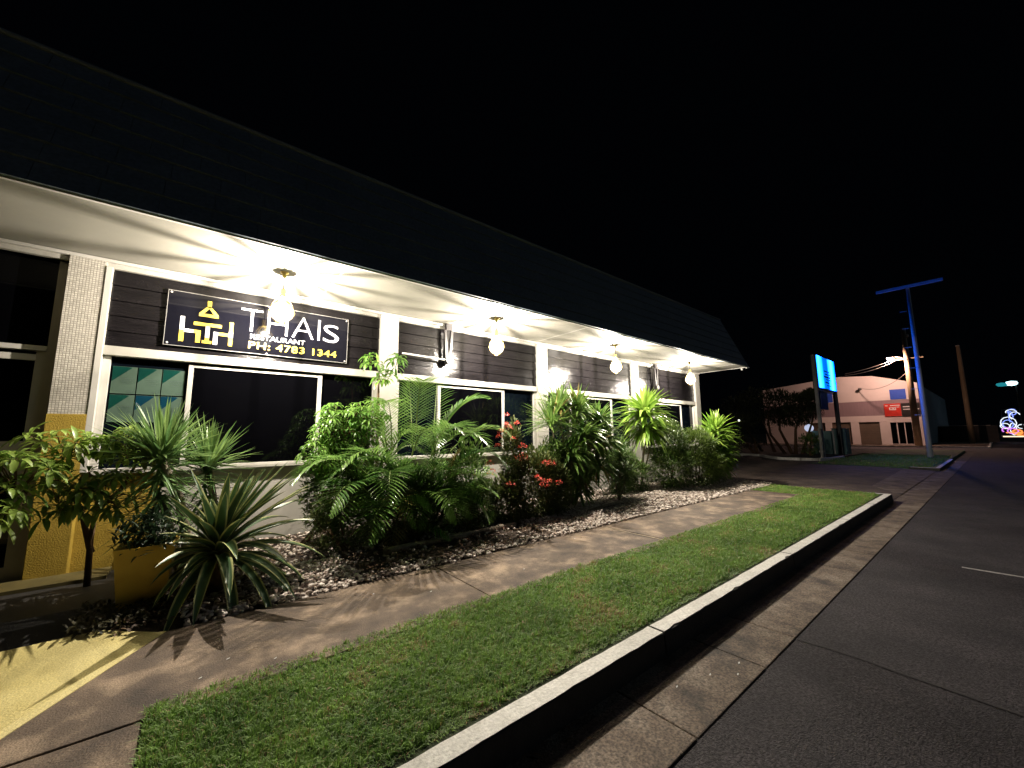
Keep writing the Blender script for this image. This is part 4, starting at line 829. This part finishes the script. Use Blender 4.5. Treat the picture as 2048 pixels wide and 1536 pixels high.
# wall built in bands so the openings are real
def fwall(mb_, y0, y1, z0, z1, x0=FX, x1=FX+.3): mb_.box(x0, x1, y0, y1, z0, z1)
wl = MB()
ops = [(6.2, 8.05, 2.63), (9.0, 10.95, 2.74), (11.75, 13.7, 2.76), (14.4, 16.4, 2.76)]
yy = yR
for (a, b_, h_) in ops: fwall(wl, yy, a, -.06, 2.76); fwall(wl, a, b_, h_, 2.77) if h_ < 2.76 else None; yy = b_
fwall(wl, yy, yL, -.06, 2.76); fwall(wl, yR, yL, 2.77, 3.5); fwall(wl, yR, yL, 5.35, 6.9)
wl.prism([(FX, yR, 6.9), (FX+.3, yR, 6.9), (FX+.3, yL, 6.9), (FX, yL, 6.9)], [(FX, yR, 7.25), (FX+.3, yR, 7.25), (FX+.3, yL, 7.25), (FX, yL, 7.25)])
wl.poly([(FX+.01, yR, 7.25), (FX+.01, yL, 7.25), (FX+.01, yL, 7.8), (FX+.01, 12.6, 8.75), (FX+.01, 9.2, 8.5)])
wl.poly([(FX+.29, yR, 7.25), (FX+.29, 9.2, 8.5), (FX+.29, 12.6, 8.75), (FX+.29, yL, 7.8), (FX+.29, yL, 7.25)])
wl.build('wall', PINK, fb)
box('band', mat('mauve cladding', (.26, .19, .21), (.30, .22, .24), 1, .7, stretch=(1, 6, 1)), fb, FX+.02, FX+.3, yR, yL, 3.5, 5.35)
box('side_wall', mat('blue grey side wall', (.16, .22, .24), (.2, .26, .28), .5, .8), fb, FX+.3, FX+40, yR-.02, yR+.28, -.06, 7.2)
RD = mat('brown roller door', (.11, .085, .06), (.14, .105, .075), 2, .6)
for (a, b_, h_) in ops[1:]:
    rd = MB(); nn = 14
    for i in range(nn): z0 = h_*i/nn; rd.prism([(FX+.15, a, z0), (FX+.2, a, z0), (FX+.2, b_, z0), (FX+.15, b_, z0)], [(FX+.17, a, z0+h_/nn-.01), (FX+.2, a, z0+h_/nn-.01), (FX+.2, b_, z0+h_/nn-.01), (FX+.17, b_, z0+h_/nn-.01)])
    rd.build('roller_door', RD, fb)
box('glass_door', GLASS, fb, FX+.2, FX+.24, 6.2, 8.05, 0, 2.63)
dm = MB().box(FX+.1, FX+.19, 6.78, 6.86, 0, 2.62).box(FX+.1, FX+.19, 7.42, 7.52, 0, 2.62).box(FX+.1, FX+.19, 6.2, 8.05, -.02, .06); dm.build('door_frame', PINK, fb)
wb = thing('blue_window', (66, 7, 5), 'blue lit window above the red shop sign', 'window') if False else None
bw = MB().box(FX-.03, FX-.002, 6.35, 7.75, 5.40, 6.62); bw.build('blue_panel', mat('blue panel', (.02, .07, .45), (.03, .10, .55), 1.4, .5), fb)
bw = MB().box(FX-.03, FX-.002, 13.3, 14.8, 5.45, 6.8); bw.build('blue_panel', bpy.data.materials['blue panel'], fb)
rsn = thing('shop_sign', (66, 7.6, 4.1), 'red shop sign with white marks on the corner building', 'sign')
box('board', mat('red sign', (.62, .03, .02), (.7, .05, .03), 2, .5), rsn, FX-.08, FX-.004, 6.93, 8.40, 3.37, 4.9)
mk = MB()
for (a, b_, z0, z1) in [(8.05, 8.3, 4.62, 4.7), (7.0, 7.85, 4.62, 4.72), (7.35, 7.95, 4.36, 4.44), (7.35, 7.95, 4.12, 4.2), (7.87, 7.95, 4.2, 4.36), (7.35, 7.43, 4.2, 4.5), (7.05, 7.3, 4.42, 4.5), (7.5, 7.7, 4.24, 4.32)]: mk.box(FX-.10, FX-.082, a, b_, z0, z1)
mk.build('marks', LWHITE, rsn)
bsn = thing('shop_sign', (66, 6.2, 4.1), 'black shop sign with white lines beside the red one', 'sign')
box('board', BLKM, bsn, FX-.08, FX-.004, 5.35, 6.91, 3.33, 4.9); MB().box(FX-.10, FX-.082, 6.1, 6.75, 4.42, 4.52).box(FX-.10, FX-.082, 5.4, 6.75, 4.1, 4.2).build('marks', LWHITE, bsn)
# conduit pole clutter on wall
wlamp = MB().lathe((FX-.35, 10.4, 7.0), [(0, .1), (.16, .05), (.2, -.1), (.1, -.22), (0, -.2)], 10).tube([(FX-.35, 10.4, 7.05), (FX, 10.4, 7.1)], .05, 6); tag(wlamp.build('wall_lamp', BLKM), 'small dark unlit lamp on the upper wall of the corner building', 'lamp')

# ------------------------------------------------------------------ street lamp pole and second pole
WOOD = mat('timber pole', (.34, .25, .15), (.46, .35, .22), 2, .8, .8, 14, stretch=(1, 1, .15))
lp = thing('street_lamp', (62, 5.5, 0), 'timber pole with lit orange street lamp before the corner building', 'street lamp')
MB().tube([(62, 5.5, -.2), (62, 5.5, 7), (62, 5.48, 13.2)], [.32, .27, .20], 14).build('pole', WOOD, lp, True)
MB().tube([(61.7, 5.55, 9.5), (61.4, 5.9, 9.85), (61.2, 6.5, 10.0)], .06, 8).build('arm', GALV, lp)
MB().lathe((61.2, 6.75, 9.9), [(0, .16), (.3, .1), (.38, 0), (.3, -.06)], 14).build('hood', GALV, lp, True)
LB = MB().lathe((61.2, 6.75, 9.82), [(0, .04), (.26, 0), (.30, -.08), (.2, -.2), (0, -.26)], 14).build('lens', emis('orange street lamp', (1, .60, .47), 1250), lp, True)
MB().box(61.9, 62.1, 4.2, 6.6, 9.6, 9.75).build('crossarm', WOOD, lp)
ins = MB().lathe((62, 5.2, 12.3), [(0, .2), (.1, .1), (.12, -.1), (0, -.2)], 8); ins.build('insulator', GALV, lp)
up2 = thing('power_pole', (80, 2.1, 0), 'plain brown timber pole to the right of the T-shaped one', 'power pole'); MB().tube([(80, 2.1, -.2), (80, 2.1, 7), (80, 2.08, 13.0)], [.30, .26, .20], 12).build('pole', WOOD, up2, True)
MB().lathe((80, 2.1, 13.0), [(0, .12), (.22, .1), (.22, 0), (0, 0)], 10).build('cap', GALV, up2)
def wire(a, b_, sag, lb):
    a, b_ = Vector(a), Vector(b_); mb_ = MB(); mb_.tube([a.lerp(b_, i/14)-Vector((0, 0, 4*sag*(i/14)*(1-i/14))) for i in range(15)], .03, 5); tag(mb_.build('overhead_wire', mat('cable', (.2, .18, .17), (.25, .22, .2), 3, .6) if 'cable' not in bpy.data.materials else bpy.data.materials['cable']), lb, 'wire', 'wires from the street lamp pole')
wire((62, 6.5, 9.75), P3(1690, 748, 56), .15, 'upper wire running from the street lamp pole behind the glowing sign')
wire((62, 6.4, 9.6), P3(1690, 751, 55), .3, 'lower wire running from the street lamp pole behind the glowing sign')
wire((62, 5.6, 8.2), (FX-.3, 10.4, 7.05), .8, 'sagging service wire from the pole to the wall lamp')

# ------------------------------------------------------------------ end of the street
fl2 = thing('teal_street_lamp', (95, -2.25, 0), 'distant street lamp with cold teal light at the right edge', 'street lamp')
MB().tube([(95, -2.6, -.2), (95, -2.6, 8.4), (95, -2.3, 8.75)], [.12, .09, .06], 8).build('pole', BLKM, fl2)
MB().lathe((95, -2.22, 8.6), [(0, .35), (.5, .25), (.62, 0), (.45, -.28), (0, -.38)], 16).build('lens', emis('teal lamp', (.55, .95, 1), 3.2), fl2, True)
MB().lathe((95, -1.3, 8.5), [(0, .3), (.5, .2), (.6, 0), (.4, -.25), (0, -.3)], 16).build('lens', emis('teal lamp dim', (.02, .30, .36), .8), fl2, True)
# festive light sculpture
ls = thing('light_display', (95, -1.8, .3), 'tangle of glowing white, violet and orange festive lights at the street end', 'light display')
def loops(name, col, s_, items, r_=.07):
    mb_ = MB()
    for (u, v_, a, b_, t0, t1) in items:
        cc = P3(u, v_, 95); mb_.tube([cc+Vector((0, -a*math.cos(t0+(t1-t0)*i/12), b_*math.sin(t0+(t1-t0)*i/12))) for i in range(13)], r_, 6)
    mb_.build(name, emis(name+' glow', col, s_), ls)
PI2 = 6.283
loops('white_tubes', (.85, .92, 1), 1.3, [(2017, 846, .75, .9, 0, PI2), (2030, 832, .5, .6, .3, 4), (2010, 852, .45, .4, 0, PI2), (2027, 858, .3, .9, 0, 5), (2022, 824, .5, .35, 0, 3.5), (2044, 853, .4, .3, 0, PI2)], .055)
loops('blue_tubes', (.25, .35, 1), 1.4, [(2024, 824, .4, .45, 0, PI2), (2016, 848, .5, .6, 0, PI2), (2022, 835, .2, .9, 0, 4)], .055)
loops('violet_tubes', (.7, .2, .9), 1.2, [(2026, 862, .5, .4, 0, PI2), (2013, 860, .4, .35, 0, 4)], .08)
loops('orange_tubes', (1, .28, .06), 1.6, [(2035, 864, .45, .35, 0, PI2), (2042, 868, .4, .2, 0, PI2), (2030, 866, .8, .12, 0, 3.1)], .09)
MB().tube([P3(2006, 873, 95), P3(2048, 873, 95)], .09, 6).build('base_strip', emis('warm strip', (1, .72, .5), 1.6), ls)
MB().tube([P3(2003, 873, 95.3), P3(2003, 820, 95.3), P3(2050, 815, 95.3), P3(2050, 873, 95.3)], .06, 6).build('frame', BLKM, ls)
# low fence / shopfront far right
fn = thing('low_fence', (84, .9, 0), 'low dark fence with pale top rail beside the brown pole', 'fence'); FM = mat('dark panel', (.03, .03, .03), (.05, .045, .04), 2, .7)
box('panel', FM, fn, 84, 84.1, -.2, 6.6, 0, 2.2); MB().box(83.95, 84.12, .4, 6.4, 2.25, 2.32).build('rail', mat('pale rail', (.5, .46, .38), (.55, .5, .42), 2, .6), fn)
sh = thing('small_shed', (90, -.5, 0), 'dim yellowish shed wall past the low fence', 'shed'); box('wall', mat('olive wall', (.28, .26, .16), (.34, .32, .2), 1, .8), sh, 90, 92, -.2, 1.0, 0, 2.2); box('roof', BLKM, sh, 89.8, 92.2, -.3, 1.1, 2.202, 2.35)
